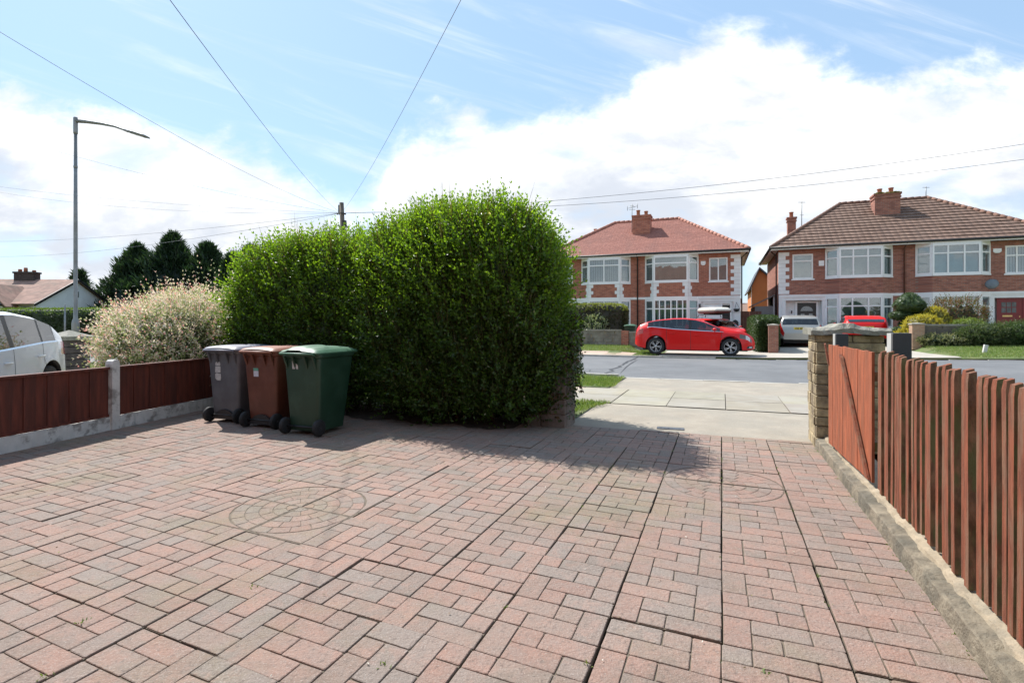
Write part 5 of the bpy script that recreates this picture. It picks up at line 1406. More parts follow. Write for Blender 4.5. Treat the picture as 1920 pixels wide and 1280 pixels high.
            f = MB(); x_ = X(2.18); f.tube([(x_, -.05, 2.22), (x_, -.05, 2.42)], .045, 8); f.build('wall_lamp', M_gut, r)
    W1 = dict(scol=[.5], str=None, sblind=B_net, door='white', bay=[([[ ], .33, B_net], [[.17, .34, .51, .68, .85] , .34, B_dark]), ([[], .28, B_net], [[], .28, B_cream])])
    W1L = dict(scol=[.5], str=None, sblind=B_net, door='white', bay=[([[], .33, B_net], [[.5], .33, B_pale]), ([[], .3, B_net], [[.5], .28, B_pale])])
    W2 = dict(scol=[], str=.28, sblind=B_cream, door='black', bay=[([[], .32, B_net], [[.31, .68], .30, B_green]), ([[], .32, B_net], [[.33, .67], .30, B_net])])
    W2R = dict(scol=[.45], str=.35, sblind=B_pale, door='red', bay=[([[], .33, B_net], [[.33, .67], .33, B_dark]), ([[], .30, B_net], [[.33, .67], .30, B_net])])
    if kind == 1: half(False, W1L); half(True, W1)
    else: half(False, W2); half(True, W2R)
    # sides and back
    mb = MB()
    for x in (0, Wd):
        mb.box(min(x, x + (.1 if x == 0 else -.1)), max(x, x + (.1 if x == 0 else -.1)), .002, D, zb, WALLH)
    mb.box(.1, Wd - .1, D - .1, D, zb, WALLH); mb.build('side_wall', Mb, r)
    fl = MB(); fl.box(.1, Wd - .1, .3, D - .1, 2.6, 2.75); fl.box(.1, Wd - .1, .3, D - .1, 5.25, 5.32); fl.box(hb - .1, hb + .1, .1, D - .1, zb, 5.2); fl.build('floor_slab', B_room, r)
    # eaves
    ef = MB(); ef.box(-.40, Wd + .40, -.52, -.50 + .02, 5.30, 5.42); ef.box(-.40, Wd + .4, -.49, 0.0, 5.365, 5.385); ef.box(-.42, -.4, -.5, D + .4, 5.30, 5.42); ef.box(Wd + .4, Wd + .42, -.5, D + .4, 5.30, 5.42)
    ef.box(-.4, -.002, .0, D + .4, 5.365, 5.385); ef.box(Wd + .002, Wd + .4, 0, D + .4, 5.365, 5.385); ef.build('soffit', M_upvc if kind == 1 else M_wrend, r)
    g = MB(); g.tube([(-.47, -.57, 5.42), (Wd + .47, -.57, 5.42)], .06, 8); g.tube([(-.47, -.57, 5.42), (-.47, D + .5, 5.42)], .06, 8); g.tube([(Wd + .47, -.57, 5.42), (Wd + .47, D + .5, 5.42)], .06, 8)
    g.build('gutter', M_gut, r)
    for pth in ([(hb, -.52, 5.38), (hb, -.08, 5.15), (hb, -.08, zb + .2)], [(-.40, .5, 5.38), (-.08, .5, 5.1), (-.08, .5, zb + .2)] if kind == 2 else [(Wd + .4, .5, 5.38), (Wd + .08, .5, 5.1), (Wd + .08, .5, zb + .2)]):
        d_ = MB(); d_.tube(pth, .036, 8); d_.build('downpipe', M_gut if kind == 1 or pth[0][0] != hb else mat('brown_pipe', (.12, .05, .035), .6), r)
    if kind == 1:
        mx = tile_mat('red_clay_tiles_front', (.42, .18, .135), (.35, .14, .105), 0, .17, .058, .35, .15, third=(.20, .10, .085)); my = tile_mat('red_clay_tiles_side', (.46, .215, .165), (.39, .17, .13), 1, .17, .058, .3, .15, third=(.20, .10, .085))
        rf = hip_roof(r, -.45, Wd + .45, -.55, D + .45, 5.44, 8.2, 4.1, 44, mx, my, .013, mat('ridge_clay', (.40, .19, .14), .85, .2, 5, .3, 30))
        chimney(rf, hb - .62, hb + .48, 2.0, 2.9, 6.55, 8.25, M_br1, [(hb - .32, .40), (hb + .18, .30)])
        chimney(rf, 1.75, 2.2, 5.0, 5.5, 6.4, 7.75, M_br1, [(1.97, .35)], flash=False)
        aerial(rf, hb - .70, 2.3, 7.0, 9.05, [(8.85, .16), (8.7, .2), (8.95, .12)], .3); 
        mb = MB(); mb.tube([(hb - 1.0, 2.3, 8.65), (hb - 1.0, 2.3, 9.0)], .015, 5); mb.tube([(hb - .35, 2.3, 8.75), (hb - .35, 2.3, 9.1)], .015, 5); mb.tube([(hb - 1.0, 2.3, 8.8), (hb - .35, 2.3, 8.9)], .012, 5); mb.build('aerial', M_steel, rf)
    else:
        mx = tile_mat('brown_concrete_tiles_front', (.20, .125, .092), (.155, .092, .066), 0, .30, .20, .2, .8, third=(.12, .09, .075)); my = tile_mat('brown_concrete_tiles_side', (.20, .125, .092), (.155, .092, .066), 1, .30, .20, .2, .8, third=(.12, .09, .075))
        rf = hip_roof(r, -.45, Wd + .45, -.55, D + .45, 5.44, 8.42, 4.1, 15, mx, my, .045, mat('ridge_brown', (.22, .12, .085), .85, .2, 5, .3, 30))
        chimney(rf, hb - .75, hb + .45, 2.3, 3.2, 6.9, 8.55, M_br2, [(hb - .42, .34), (hb + .12, .36)], lich=True)
        chimney(rf, .95, 1.42, 4.9, 5.4, 6.3, 8.0, M_br2, [(1.18, .35)], flash=False)
        aerial(rf, 1.75, 5.0, 6.9, 8.95, [(8.9, .22), (8.1, .12)], .4); aerial(rf, hb + 2.2, 4.3, 8.3, 9.15, [(9.1, .2)], .4)
    def onwall(px_, mat_, z, name, w_=.2, h_=.2, y=-.05):
        mb = MB(); mb.prism([(px_ - w_ / 2, z - h_ * .2), (px_ - w_ * .25, z - h_ / 2), (px_ + w_ * .25, z - h_ / 2), (px_ + w_ / 2, z - h_ * .2), (px_ + w_ / 2, z + h_ / 2), (px_ - w_ / 2, z + h_ / 2)], y, .0, 0, axis='y'); return mb.build(name, mat_, r)
    if kind == 1: onwall(Wd - 2.0, M_upvc, 4.78, 'alarm_box', .26, .24)
    else:
        onwall(Wd - 2.0, M_upvc, 4.85, 'alarm_box', .32, .22); mb = MB(); mb.box(1.95, 2.2, -.03, .0, 4.4, 4.68); mb.build('wall_vent', M_upvc, r)
        d_ = MB(); Mx = Matrix.Translation((9.1, -.78, 3.22)) @ Matrix.Rotation(R(68), 4, 'X') @ Matrix.Rotation(R(-25), 4, 'Y')
        d_.lathe([(.0, .0), (.12, .012), (.22, .045), (.26, .07)], 20, 0, Mx @ Matrix.Rotation(R(180), 4, 'X')); d_.tube([(9.1, -.5, 2.95), (9.1, -.62, 3.05), (9.1, -.76, 3.2)], .022, 6); d_.tube([(9.1, -.78, 3.08), (8.82, -1.0, 3.08)], .014, 5)
        d_.build('satellite_dish', mat('dish_grey', (.16, .18, .19), .6, .1), r)
    return r
h1 = semi('semi_detached_house', 'red brick house pair with pink clay roof and white quoins behind the parked red hatchback', -10.5, 1)
h2 = semi('semi_detached_house', 'brown brick house pair with brown ribbed roof, one black and one dark red door', 2.95, 2)
# hanging basket and letter box on house 1
for nm, lb, z, rad in (('hanging_basket', 'round dark hanging basket on the white corner of the left brick house', 2.1, .17),):
    t_ = thing(nm, lb, 'hanging basket', W(.78, 32.86, z), -TH); mb = MB(); mb.lathe([(.0, -rad), (rad * .7, -rad * .7), (rad, 0), (rad * .8, .02)], 14); mb.build('bowl', M_gut, t_)
    mb = MB()
    for k in range(3): mb.tube([(rad * math.cos(k * 2.1), rad * math.sin(k * 2.1), 0), (0, 0, .38)], .008, 4)
    mb.tube([(0, 0, .38), (0, .13, .40)], .012, 5); mb.build('chain', M_gut, t_)
pb = thing('post_box', 'dark arched letter box on the white corner wall by the red car', 'letter box', W(.72, 32.96, 1.25), -TH)
mb = MB(); mb.prism([(-.17, -.3), (.17, -.3), (.17, .1), (.1, .2), (0, .24), (-.1, .2), (-.17, .1)], -.1, .0, 0, axis='y'); mb.build('box', M_gut, pb)

# ------------------------------------------------------------------ between and beyond the houses
M_brown = mat('brown_gate_wood', (.12, .045, .028), .75, .25, 4, .4, 30, stretch=(8, 8, .6))
g_ = thing('side_gate', 'tall brown wooden side gate in the gap between the two houses', 'gate', W(1.02, 33.3, .35), -TH)
for k in range(7):
    mb = MB(); mb.box(k * .155, k * .155 + .15, 0, .02, 0, 1.62); mb.build('board', M_brown, g_)
for z in (.3, 1.3):
    mb = MB(); mb.box(0, 1.08, -.03, -.002, z, z + .09); mb.build('rail', M_brown, g_)
sh_ = thing('lean_to', 'grey lean to with sloping roof against the side of the right house', 'outbuilding', W(1.85, 35.0, .3), -TH)
M_greyw = mat('grey_render', (.40, .39, .39), .85, .06, 3); M_felt = mat('grey_roof_sheet', (.28, .27, .27), .8, .1, 4)
mb = MB(); mb.box(0, 1.08, 0, 5, 0, 2.0); mb.build('wall', M_greyw, sh_)
mb = MB(); mb.prism([(-.12, 2.0), (1.08, 2.62), (1.08, 2.70), (-.14, 2.08)], -.15, 5.1, 0, axis='y'); mb.build('roof', M_felt, sh_)
mb = MB(); mb.box(.98, 1.06, -.06, -.01, 0, 2.62); mb.build('corner_trim', M_upvc, sh_)
M_orange = mat('orange_render', (.58, .20, .07), .8, .05, 2); M_slateR = mat('slate_roof', (.09, .095, .11), .7, .2, 8, .3, 20)
oh = thing('orange_house', 'bright orange rendered gabled house seen in the gap between the two brick houses', 'house', W(2.2, 46, 0), -TH)
mb = MB(); mb.prism([(0, 0), (2.0, 0), (2.0, 4.1), (.55, 5.45), (0, 4.2)], 0, 7, 0, axis='y'); mb.build('wall', M_orange, oh)
mb = MB(); mb.prism([(-.28, 3.75), (.55, 5.65), (2.25, 4.0), (2.15, 3.92), (.55, 5.5), (-.16, 3.75)], -.3, 7.2, 0, axis='y'); mb.build('roof', M_slateR, oh)
mb = MB(); mb.box(-.035, 0.0, -.03, .06, 0, 4.15); mb.build('white_edge', M_upvc, oh)
dh = thing('distant_house', 'far low house with brown roof over the brown side gate', 'house', W(-.2, 60, 0), -TH)
mb = MB(); mb.box(0, 3.6, 0, 6, 0, 2.5); mb.build('wall', mat('pale_brick', (.36, .28, .2), .9, .1), dh)
mb = MB(); mb.prism([(-.4, 2.45), (6.4, 2.45), (3, 3.4)], -.2, 3.8, 0, axis='x'); mb.build('roof', mat('far_brown_roof', (.24, .15, .11), .9, .1), dh)
mb = MB(); mb.box(1.9, 2.2, 2.8, 3.1, 3.3, 3.9); mb.build('chimney', M_pot, dh)

# garden walls, piers
def block_wall(name, label, cat, s0, s1, t, z0, h, m, course, bl, cop=None, depth=.2, seed=1):
    r = thing(name, label, cat, W(s0, t, z0), -TH); mb = MB(); L = s1 - s0; z = 0; k = 0
    mb.box(0, L, .02, depth - .02, -.1, h - .01, 1)
    while z < h - .02:
        x = -(bl / 2 if k % 2 else 0)
        while x < L:
            a, b = max(x, 0), min(x + bl, L)
            if b - a > .03: q_ = random.uniform(0, .02); mb.box(a + .006, b - .006, -q_, depth + .01, z + .006, min(z + course, h) - .006, 0)
            x += bl * (random.uniform(.8, 1.2) if bl > .3 else 1)
        z += course; k += 1
    mb.build('blocks', [m, M_mort], r)
    if cop:
        c = MB(); x = 0
        while x < L: b = min(x + .6, L); c.box(x + .004, b - .004, -.04, depth + .04, h + random.uniform(-.004, .004), h + .07); x += .6
        c.build('coping', cop, r)
    return r
M_gblock = mat('grey_stone_block', (.27, .245, .20), .92, .2, 3, .8, 22, tint=(.15, .135, .11), tscale=1.6, tamt=.7, bdist=.015)
M_gcop = mat('grey_coping', (.32, .295, .25), .92, .15, 4, .4, 30, tint=(.2, .18, .14), tamt=.6)
block_wall('garden_wall', 'grey stone block garden wall beside the hedge, left of the parked red hatchback', 'wall', -13, -4.35, 25.0, G(-6, 25) - .02, .68, M_gblock, .17, .42, M_gcop)
block_wall('garden_wall', 'short pale brick garden wall right behind the tail of the red hatchback', 'wall', -4.0, -3.2, 25.0, G(-4, 25) - .02, .60, M_gblock, .15, .4, M_gcop)
M_pbrick = brick_mat('pier_brick', (.34, .15, .10), (.26, .11, .075), (.28, .22, .17), .21, .075, .008, .4)
def pier(label, s, t, w_, h, m, cap=True, z0=None):
    z0 = G(s, t) - .02 if z0 is None else z0; r = thing('brick_pier', label, 'pier', W(s, t, z0), -TH); mb = MB()
    mb.box(-w_ / 2, w_ / 2, -w_ / 2, w_ / 2, 0, h); mb.build('brickwork', m, r)
    if cap: mb = MB(); mb.prism(rrect(-w_ / 2 - .03, w_ / 2 + .03, -w_ / 2 - .03, w_ / 2 + .03, .01, 1), h, h + .045); mb.add([(-w_/2-.03,-w_/2-.03,h+.045),(w_/2+.03,-w_/2-.03,h+.045),(w_/2+.03,w_/2+.03,h+.045),(-w_/2-.03,w_/2+.03,h+.045),(0,0,h+.08)],[(0,1,4),(1,2,4),(2,3,4),(3,0,4)]); mb.build('cap', M_gcop, r)
    return r
pier('red brick pier at the end of the grey block garden wall', -4.18, 25.1, .33, .70, M_br1, False)
pier('red brick pier with flat cap in front of the clipped hedge beside the silver estate', 1.95, 24.1, .36, 1.16, M_pbrick)
M_ybrick = brick_mat('buff_pier_brick', (.42, .27, .17), (.34, .20, .13), (.36, .3, .22), .21, .075, .008, .3)
pier('buff brick pier below the yellow shrubs in front of the right house', 7.1, 25.2, .40, .97, M_ybrick)
block_wall('garden_wall', 'low dark rendered garden wall between the buff brick pier and green shrubs', 'wall', 7.32, 11.7, 25.3, G(8, 25) - .02, .78, mat('dark_block', (.16, .14, .11), .9, .2, 3, .4, 20), .22, .44, M_gcop)
gb = copy_tree(green); gb.location = W(-4.0, 25.75, G(-4, 25.7)); gb.scale = (.9, .9, .9); gb.rotation_euler = (0, 0, -TH + R(180)); gb['label'] = 'green wheelie bin behind the short garden wall across the road, left of the red hatchback'; gb.name = 'wheelie_bin'
for nm in (grey, brown, green): nm.name = 'wheelie_bin'

# ------------------------------------------------------------------ planting across the road
gz = lambda s, t: G(s, t) - .02
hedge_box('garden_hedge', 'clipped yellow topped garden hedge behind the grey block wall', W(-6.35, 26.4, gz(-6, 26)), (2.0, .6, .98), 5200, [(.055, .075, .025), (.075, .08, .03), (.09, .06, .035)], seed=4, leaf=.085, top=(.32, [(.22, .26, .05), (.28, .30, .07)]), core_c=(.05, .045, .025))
shrub('variegated_shrub', 'pale variegated shrub growing through the front of the clipped hedge', 'shrub', W(-5.75, 25.75, gz(-5, 25.7)), (.55, .35, .72), 500, [(.28, .33, .2), (.45, .47, .33), (.14, .2, .08)], leaf=.09, wd=.045, seed=7)
hedge_box('clipped_hedge', 'tall clipped green boundary hedge between the two driveways, left side sunlit', W(1.74, 27.6, gz(1.7, 27)), (.50, 3.3, .76), 9000, [(.045, .085, .02), (.06, .10, .025), (.035, .065, .018)], seed=6, leaf=.06, core_c=(.04, .07, .018))
tp = thing('topiary_tree', 'cloud pruned topiary with a domed top beside the red hatchback and buff pier', 'topiary', W(7.46, 27.4, gz(7.5, 27.4)), -TH)
for (dx_, dy_, cz, rr, pw) in ((0, 0, 1.72, (.52, .50, .42), 2.6), (-.30, 0, 1.18, (.44, .38, .18), 2.2), (.42, .1, 1.22, (.38, .34, .15), 2.2), (.02, -.1, .80, (.42, .38, .13), 2.2), (-.35, -.3, .55, (.36, .34, .15), 2.2), (.25, -.35, .5, (.38, .34, .16), 2.2), (-.1, -.3, .26, (.45, .4, .16), 2.2)):
    p, nr = blob(rr, 900 if cz > 1.5 else 420, pw, 3, .03, 2.0); 
    if cz > 1.5: p[:, :2] *= (1 - .42 * np.clip(p[:, 2:3] / .36, -.2, 1)); 
    P_, D, S_, LN, WD, FR = shoots(p, nr, 3, .06, .045, .02, up=.3, jit=.5, start=-.02)
    cr_ = core_mesh(rr, pw, 3, .03, 2.0, .95, (.05, .085, .03)); 
    if cz > 1.5: cr_[0][:, :2] *= (1 - .42 * np.clip(cr_[0][:, 2:3] / .36, -.2, 1))
    o_ = np.array([dx_, dy_, cz]); leaf_object('crown', P_ + o_, D, S_, LN, WD, palette([(.07, .12, .04), (.09, .145, .05), (.05, .095, .03)], len(P_)), LEAF2, tp, (cr_[0] + o_, cr_[1], cr_[2]))
mb = MB(); mb.tube([(0, 0, -.05), (.02, 0, 1.4)], [.06, .04], 7)
for a in ((-.28, 0, 1.08), (.42, .1, 1.1), (-.35, -.3, .55), (.25, -.35, .5)): mb.tube([(0, 0, a[2] - .25), a], [.035, .02], 6)
mb.build('trunk', mat('bark', (.09, .07, .05), .9), tp)
YEL = [(.50, .42, .045), (.60, .50, .07), (.36, .34, .05)]
shrub('golden_shrub', 'bright yellow mounded shrub just behind the buff brick pier', 'shrub', W(7.6, 26.2, gz(7.6, 26)), (.66, .45, .62), 900, YEL, leaf=.06, wd=.035, seed=2, core_c=(.2, .18, .03), L=.12, start=-.03, cs=.9)
shrub('golden_shrub', 'smaller yellow shrub set higher and right of the first, above the low dark wall', 'shrub', W(8.25, 27.0, gz(8.3, 27)), (.42, .4, .76), 600, YEL, leaf=.06, wd=.035, seed=5, core_c=(.2, .18, .03), L=.12, start=-.03, cs=.9)
shrub('golden_shrub', 'low yellow tuft at the left foot of the buff brick pier', 'shrub', W(6.88, 26.4, gz(7, 26)), (.22, .25, .40), 260, YEL, leaf=.06, wd=.035, seed=8, core_c=(.2, .18, .03), L=.12, start=-.03)
shrub('bronze_maple', 'bronze and green leaved maple in front of the right bay window', 'shrub', W(9.15, 27.6, gz(9.1, 27.6)), (.95, .7, .95), 900, [(.17, .06, .03), (.13, .12, .04), (.10, .15, .04), (.22, .10, .04)], leaf=.085, wd=.04, seed=4, core_c=(.07, .06, .025), amp=.25, L=.34, cs=.7)
shrub('lime_shrub', 'lime green mounded shrub above the middle of the low dark wall', 'shrub', W(9.0, 26.1, gz(9, 26)), (.60, .4, .53), 700, [(.20, .28, .05), (.27, .34, .07), (.14, .2, .04)], leaf=.06, wd=.03, seed=6, core_c=(.1, .14, .03), L=.14)
shrub('green_shrub', 'spreading green shrub spilling over the low wall by the dark red door', 'shrub', W(9.15, 24.95, gz(9.2, 25)), (.80, .45, .40), 1300, [(.07, .115, .035), (.10, .15, .05), (.05, .085, .025), (.16, .18, .08)], leaf=.065, wd=.03, seed=9, L=.26)
shrub('green_shrub', 'rounded green shrub nearest the strappy plant and red door', 'shrub', W(10.25, 25.1, gz(10, 25)), (.62, .5, .42), 1200, [(.07, .12, .035), (.10, .16, .05), (.05, .09, .025)], leaf=.065, wd=.03, seed=10, L=.26)
shrub('ground_cover_shrub', 'low variegated ground cover at the right foot of the buff brick pier', 'shrub', W(7.95, 24.95, gz(8, 25)), (.85, .35, .22), 800, [(.30, .30, .17), (.14, .17, .07), (.38, .36, .22), (.10, .13, .05)], leaf=.06, wd=.03, seed=11, L=.16)
shrub('strappy_plant', 'clump of upright strap leaves beside the dark red door path', 'plant', W(11.35, 25.0, gz(11, 25)), (.50, .4, .22), 150, [(.08, .15, .05), (.12, .2, .07)], leaf=.32, wd=.035, seed=12, L=.3, up=.7, cs=.5)
for s, t, lean, lb in ((8.15, 22.3, .16, 'small white marker post leaning left on the verge'), (10.05, 22.3, 0, 'small upright white marker post on the verge below the red door')):
    mb = MB(); mb.prism(rrect(-.055, .055, -.05, .05, .012, 2), -.05, .27); o = mb.build('marker_post', mat('marker_white', (.62, .60, .56), .7, .1, 12), None, W(s, t, G(s, t)), -TH, bevel=.006); o.rotation_euler = (0, lean, -TH); tag(o, lb, 'marker post', 'white marker posts on the far verge')

# ================================================================== LEFT BACKGROUND
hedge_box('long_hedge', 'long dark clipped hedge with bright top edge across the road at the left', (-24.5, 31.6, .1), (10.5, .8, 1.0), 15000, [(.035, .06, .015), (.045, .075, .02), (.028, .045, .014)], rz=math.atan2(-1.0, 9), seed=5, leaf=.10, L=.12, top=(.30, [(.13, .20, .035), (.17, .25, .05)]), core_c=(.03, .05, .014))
M_rufr = mat('white_render', (.82, .84, .86), .85, .03, 1.5, tint=(.70, .72, .74), tamt=.3)
bg_ = thing('bungalow', 'white rendered bungalow with a wide gable end and mossy red roof, beyond the long hedge', 'house', (-33.9, 38.0, 0), 0)
# local frame: gable wall runs from A (0,0) towards B; front runs towards -x
ga = Vector((-.9, 8.0, 0)).normalized(); fx = Vector((-.99, -.11, 0)).normalized()
Mg = Matrix(((-fx.x, ga.x, 0, 0), (-fx.y, ga.y, 0, 0), (0, 0, 1, 0), (0, 0, 0, 1)))   # local x: towards camera-right, y: along the gable
def bw(mb, *a, **k): return mb.box(*a, M=Mg, **k)
L_ = 8.05
mb = MB(); mb.prism([(0, 0), (L_, 0), (L_, 2.75), (L_ / 2, 4.55), (0, 2.75)], -.2, 0, 0, M=Mg, axis='x'); mb.build('gable_wall', M_rufr, bg_)
mb = MB(); bw(mb, -9, -.2, 0, .2, 0, 2.7); mb.build('front_wall', mat('cream_render', (.6, .58, .5), .85, .05), bg_)
mb = MB(); bw(mb, -9, -.2, L_ - .2, L_, 0, 2.7); mb.build('back_wall', mat('cream_render', (.6, .58, .5), .85, .05), bg_)
mr = mat('mossy_red_tiles', (.30, .18, .14), .9, .25, 2, .5, 12, tint=(.17, .13, .10), tscale=1.1, tamt=.6)
def slope(mb, pts_, th=.08): 
    P_ = [Mg @ Vector(p) for p in pts_]; n_ = (P_[1] - P_[0]).cross(P_[3] - P_[0]).normalized(); n_ = n_ if n_.z > 0 else -n_
    mb.add(P_ + [p + n_ * th for p in P_], [(3, 2, 1, 0), (4, 5, 6, 7), (0, 1, 5, 4), (1, 2, 6, 5), (2, 3, 7, 6), (3, 0, 4, 7)])
mb = MB(); e = .45; rz_ = 4.62; sl_ = 1.8 / (L_ / 2)
slope(mb, [(.18, -e, 2.78 - e * sl_), (-9.3, -e, 2.78 - e * sl_), (-9.3, L_ / 2, rz_), (.18, L_ / 2, rz_)]); slope(mb, [(.18, L_ + e, 2.78 - e * sl_), (-9.3, L_ + e, 2.78 - e * sl_), (-9.3, L_ / 2, rz_), (.18, L_ / 2, rz_)]); 
rfb = mb.build('roof', mr, bg_)
mb = MB(); 
for sgn, y_ in ((1, -e), (-1, L_ + e)):
    slope(mb, [(.20, y_, 2.78 - e * sl_ - .1), (.26, y_, 2.78 - e * sl_ - .1), (.26, L_ / 2, rz_ - .06), (.20, L_ / 2, rz_ - .06)], .17)
mb.build('bargeboard', M_gut, bg_)
mb = MB(); bw(mb, -4.2, -2.8, L_ / 2 - .35, L_ / 2 + .35, 4.3, 5.25); bw(mb, -4.26, -2.74, L_ / 2 - .41, L_ / 2 + .41, 5.12, 5.25); mb.build('chimney', mat('sooty_brick', (.06, .045, .04), .9, .3, 8), rfb)
for x, h in ((-4.0, .22), (-3.6, .34), (-3.0, .15)):
    p_ = MB(); p_.lathe([(.13, 0), (.12, h), (.09, h)], 10, 0, Mg @ Matrix.Translation((x, L_ / 2, 5.25))); p_.build('chimney_pot', M_pot, rfb)
mb = MB(); bw(mb, -.02, .02, 4.1, 4.35, 3.3, 3.75); bw(mb, .0, .03, 4.3, 5.9, 1.4, 2.25); mb.build('gable_window', mat('shaded_glass', (.16, .18, .18), .2, .3), bg_)
mb = MB(); bw(mb, -1.0, -.35, -.03, .0, 1.2, 2.45); o_ = mb.build('window', mat('shaded_glass', (.2, .2, .2), .2), bg_)
# bay with half timbered gable on the front
mb = MB(); bw(mb, -3.6, -1.5, -.9, .1, 0, 2.55); mb.build('bay_wall', mat('cream_render', (.6, .58, .5), .85), bg_)
mb = MB(); bw(mb, -3.3, -2.6, -.94, -.9, 1.1, 2.3); bw(mb, -2.45, -1.75, -.94, -.9, 1.1, 2.3); bw(mb, -1.5, -1.46, -.8, -.2, 1.1, 2.3); mb.build('bay_window', mat('shaded_glass', (.2, .2, .2), .2), bg_)
mb = MB(); mb.prism([(-3.7, 2.55), (-1.4, 2.55), (-2.55, 3.85)], -.95, -.85, 0, M=Mg, axis='y'); mb.build('bay_gable', M_wrend, bg_)
mb = MB()
for a, b in (((-3.75, 2.5), (-2.55, 3.95)), ((-1.35, 2.5), (-2.55, 3.95)), ((-3.8, 2.55), (-1.3, 2.55)), ((-2.55, 2.6), (-2.55, 3.9)), ((-3.1, 2.6), (-2.3, 3.5)), ((-2.0, 2.6), (-2.8, 3.5))):
    mb.tube([Mg @ Vector((a[0], -1.0, a[1])), Mg @ Vector((b[0], -1.0, b[1]))], .07, 4, smooth=False)
mb.build('timbering', M_gut, bg_)
mb = MB(); slope(mb, [(-3.95, -1.15, 2.38), (-2.55, -1.15, 3.98), (-2.55, 2.2, 3.98), (-3.95, 2.2, 2.38)], .07); slope(mb, [(-1.15, -1.15, 2.38), (-2.55, -1.15, 3.98), (-2.55, 2.2, 3.98), (-1.15, 2.2, 2.38)], .07); mb.build('bay_roof', mr, bg_)
nb = thing('neighbour_bungalow', 'darker red tiled bungalow roof at the far left behind the white gable bungalow', 'house', (-47.5, 44, 0), 0)
mb = MB(); mb.box(-8, 2.5, 0, 7, 0, 2.6); mb.build('wall', mat('cream_render', (.6, .58, .5), .85), nb)
mb = MB(); mb.prism([(-.5, 2.5), (7.5, 2.5), (3.5, 4.9)], -8.4, 3.0, 0, axis='x'); mb.build('roof', mat('dark_red_tiles', (.20, .07, .045), .9, .25, 3, .5, 12), nb)

# lamp post
lpz = thing('street_lamp', 'tall grey steel street lamp with a long curved arm, beside the dark pillar', 'street lamp', (-13.42, 16.4, 0), 0)
mb = MB(); mb.lathe([(.10, -.05), (.10, 1.32), (.085, 1.42), (.058, 1.48), (.052, 4.5), (.045, 7.25)], 16); mb.build('column', M_steel, lpz)
mb = MB(); mb.lathe([(.056, 7.15), (.06, 7.2), (.06, 7.62), (.05, 7.66), (0, 7.67)], 14); mb.lathe([(.052, 6.1), (.056, 6.12), (.056, 6.16), (.052, 6.18)], 14); mb.build('bracket_collar', M_steel, lpz)
mb = MB(); pa = [(.0, 0, 7.55), (.35, 0, 7.52), (.8, 0, 7.46), (1.2, 0, 7.38), (1.45, 0, 7.29), (1.62, 0, 7.22)]; mb.tube(pa, [.06, .052, .042, .034, .03, .032], 10); mb.build('arm', M_steel, lpz)
mb = MB()
Ml_ = Matrix.Translation((1.58, 0, 7.235)) @ Matrix.Rotation(R(17), 4, 'Y')
prf = [(0, .035, .035), (.08, .075, .06), (.25, .12, .075), (.5, .13, .06), (.68, .10, .03)]; vs = []
for x, hw_, hh in prf:
    for k in range(10): a = 2 * math.pi * k / 10; vs.append(Ml_ @ Vector((x, hw_ * math.cos(a), hh * max(math.sin(a), -.45))))
mb.add(vs, [(i * 10 + k, i * 10 + (k + 1) % 10, (i + 1) * 10 + (k + 1) % 10, (i + 1) * 10 + k) for i in range(4) for k in range(10)] + [tuple(range(9, -1, -1)), tuple(40 + k for k in range(10))], 0, True); hd = mb.build('lamp_head', mat('lamp_head_grey', (.16, .17, .16), .5, .1), lpz)
mb = MB(); mb.box(.2, .55, -.07, .07, -.034, -.026, 0, Ml_); mb.build('lens', mat('lamp_lens', (.42, .38, .25), .2, .1), hd)
# dark pillar with pyramid cap
pl = thing('gate_pillar', 'dark square pillar with a pyramid cap behind the rear of the white car', 'pillar', (-10.05, 12.1, -.05), R(-12))
mb = MB(); z = 0; k = 0
while z < 1.0:
    mb.box(-.27 + random.uniform(-.008, .008), .27 + random.uniform(-.008, .008), -.27 - random.uniform(0, .01), .27, z + .004, z + .138); z += .145; k += 1
mb.build('blocks', mat('dark_pillar_stone', (.10, .08, .075), .9, .3, 6, .7, 30, tint=(.2, .18, .16), tamt=.5), pl, bevel=.008)
mb = MB(); mb.box(-.32, .32, -.32, .32, 1.015, 1.10); mb.add([(-.32, -.32, 1.10), (.32, -.32, 1.10), (.32, .32, 1.10), (-.32, .32, 1.10), (0, 0, 1.24)], [(0, 1, 4), (1, 2, 4), (2, 3, 4), (3, 0, 4)]); mb.build('cap', M_capst, pl)
# thin posts and road sign
for (x, y, h, lb) in ((-20.2, 24.1, 2.05, 'thin pale post in front of the long hedge, between car and lamp'),):
    mb = MB(); mb.tube([(0, 0, -.05), (0, 0, h)], .035, 8); o = mb.build('thin_post', M_steel, None, (x, y, .1)); tag(o, lb, 'post')
sg_ = thing('road_sign', 'small grey backed road sign on a post above the pink willow', 'sign', (-17.65, 24.0, .1), R(25))
mb = MB(); mb.tube([(0, 0, -.05), (0, 0, 2.0)], .035, 8); mb.build('post', M_steel, sg_)
mb = MB(); mb.prism(rrect(-.22, .22, 0, .45, .05, 3), -.05, -.035, 0, M=Matrix.Translation((0, 0, 1.5)) @ Matrix.Rotation(R(90), 4, 'X')); mb.build('plate', mat('sign_back', (.35, .37, .40), .5, .1), sg_)
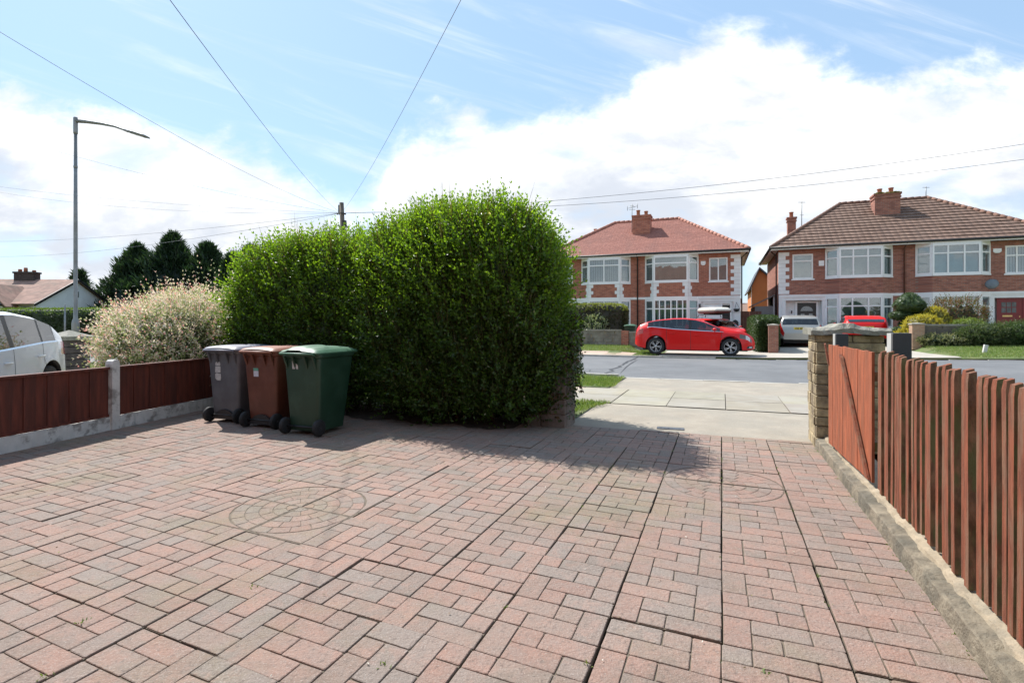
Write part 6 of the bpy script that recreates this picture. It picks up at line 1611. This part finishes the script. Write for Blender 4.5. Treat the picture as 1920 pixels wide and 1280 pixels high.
# utility pole and wires
up = thing('utility_pole', 'weathered wooden utility pole rising behind the privet hedge', 'utility pole', (-8.95, 28, 0), 0)
M_pole = mat('pole_wood', (.15, .125, .10), .9, .25, 4, .5, 30, stretch=(5, 5, .6))
mb = MB(); mb.tube([(.28, 0, -.1), (.14, 0, 4.0), (0, 0, 7.62)], [.16, .14, .115], 12); mb.build('pole', M_pole, up)
mb = MB(); mb.tube([(-.20, 0, 7.0), (-.16, -.12, 7.05), (.16, -.12, 7.05), (.22, 0, 7.0)], .022, 6); mb.box(-.16, -.11, -.05, .05, 7.1, 7.5)
for x in (-.2, -.12, .14, .22): mb.lathe([(.02, 0), (.035, .02), (.02, .05), (.035, .08), (.0, .1)], 8, 0, Matrix.Translation((x, -.03, 6.98)))
mb.build('bracket', M_gut, up)
mb = MB(); mb.box(.09, .26, -.13, .03, 6.2, 6.68); mb.tube([(.2, -.1, 6.6), (.35, -.12, 6.3), (.30, -.1, 6.05), (.22, -.1, 6.15)], .025, 6); mb.build('junction_box', M_gut, up)
def wire(a, b, sag, label, r_=.010, n=24):
    mb = MB(); a, b = Vector(a), Vector(b); pts2 = []
    for k in range(n + 1): f = k / n; p = a.lerp(b, f); p.z -= sag * 4 * f * (1 - f); pts2.append(p)
    mb.tube(pts2, r_ * .62, 5); o = mb.build('overhead_wire', mat('wire_grey', (.16, .17, .19), .6), None); tag(o, label, 'cable', 'overhead wires from the utility pole'); return o
T = (-8.95, 27.9, 7.05)
def far(px_, py_, Y): return ((px_ - 960) / 1000 * Y, Y, H + (603 - py_) / 1000 * Y)
wire(T, far(300, -25, 5.5), .25, 'overhead wire running from the pole to the top edge left of centre', .007)
wire(T, far(880, -30, 6.5), .25, 'overhead wire running from the pole steeply to the top edge right of the hedge', .007)
wire(T, far(-45, 33, 9), .35, 'overhead wire running from the pole to the upper left corner above the lamp', .008)
wire(T, far(-60, 235, 22), .35, 'overhead wire passing just below the lamp head to the left edge', .009)
wire(T, far(-60, 342, 40), .3, 'nearly level overhead wire left of the pole, upper of the level pair', .012)
wire(T, far(-60, 350, 41), .6, 'nearly level overhead wire left of the pole, lower of the level pair', .012)
wire(T, far(-60, 452, 60), .5, 'overhead wire sloping down to the left over the white bungalow', .016)
wire(T, far(-60, 480, 62), .8, 'lowest overhead wire on the left, over the conifers and bungalow', .016)
wire(T, far(2000, 258, 21), .5, 'upper of the two overhead wires crossing above the brick houses', .016)
wire(T, far(2000, 288, 22), .55, 'lower of the two overhead wires crossing above the brick houses', .016)
for o in list(bpy.data.objects):
    if o.parent is None and o.type in ('MESH', 'EMPTY') and 'label' not in o and o.get('kind') is None: print('UNTAGGED', o.name)

# unseen house, added behind the camera to block sky light from the drive
shade_house = thing('house', 'unseen brick house front added behind the viewpoint to shade the drive', 'house', W(-3.4, -1.1, 0), -TH)
mb = MB(); wall_cells(mb, -5.2, 5.2, -.1, 5.4, [(-4, -1.4, .9, 2.4), (-4, -1.4, 3.4, 4.7), (2.6, 3.6, .05, 2.15), (2.4, 3.9, 3.4, 4.7)], 0, -.12)
mb.v = [(x, y, z) for x, y, z in mb.v]; mb.build('front_wall', M_br2, shade_house)
mb = MB(); mb.box(-5.2, 5.2, -7.5, -.2, -.1, 5.4); mb.build('rooms', M_br2, shade_house)
mb = MB(); mb.prism([(.5, 5.4), (-3.7, 8.3), (-8, 5.4)], -5.6, 5.6, 0, axis='x'); mb.build('roof', mat('dark_red_tiles', (.20, .07, .045), .9), shade_house)
for (a, b, c, d) in ((-4, -1.4, .9, 2.4), (-4, -1.4, 3.4, 4.7), (2.4, 3.9, 3.4, 4.7)):
    window(shade_house, Matrix.Translation((b, -.02, 0)) @ Matrix.Rotation(math.pi, 4, 'Z'), b - a, c, d, [.33, .67], .3, B_net)
mb = MB(); mb.box(2.6, 3.6, -.15, -.05, .05, 2.15); mb.build('door', M_upvc, shade_house)
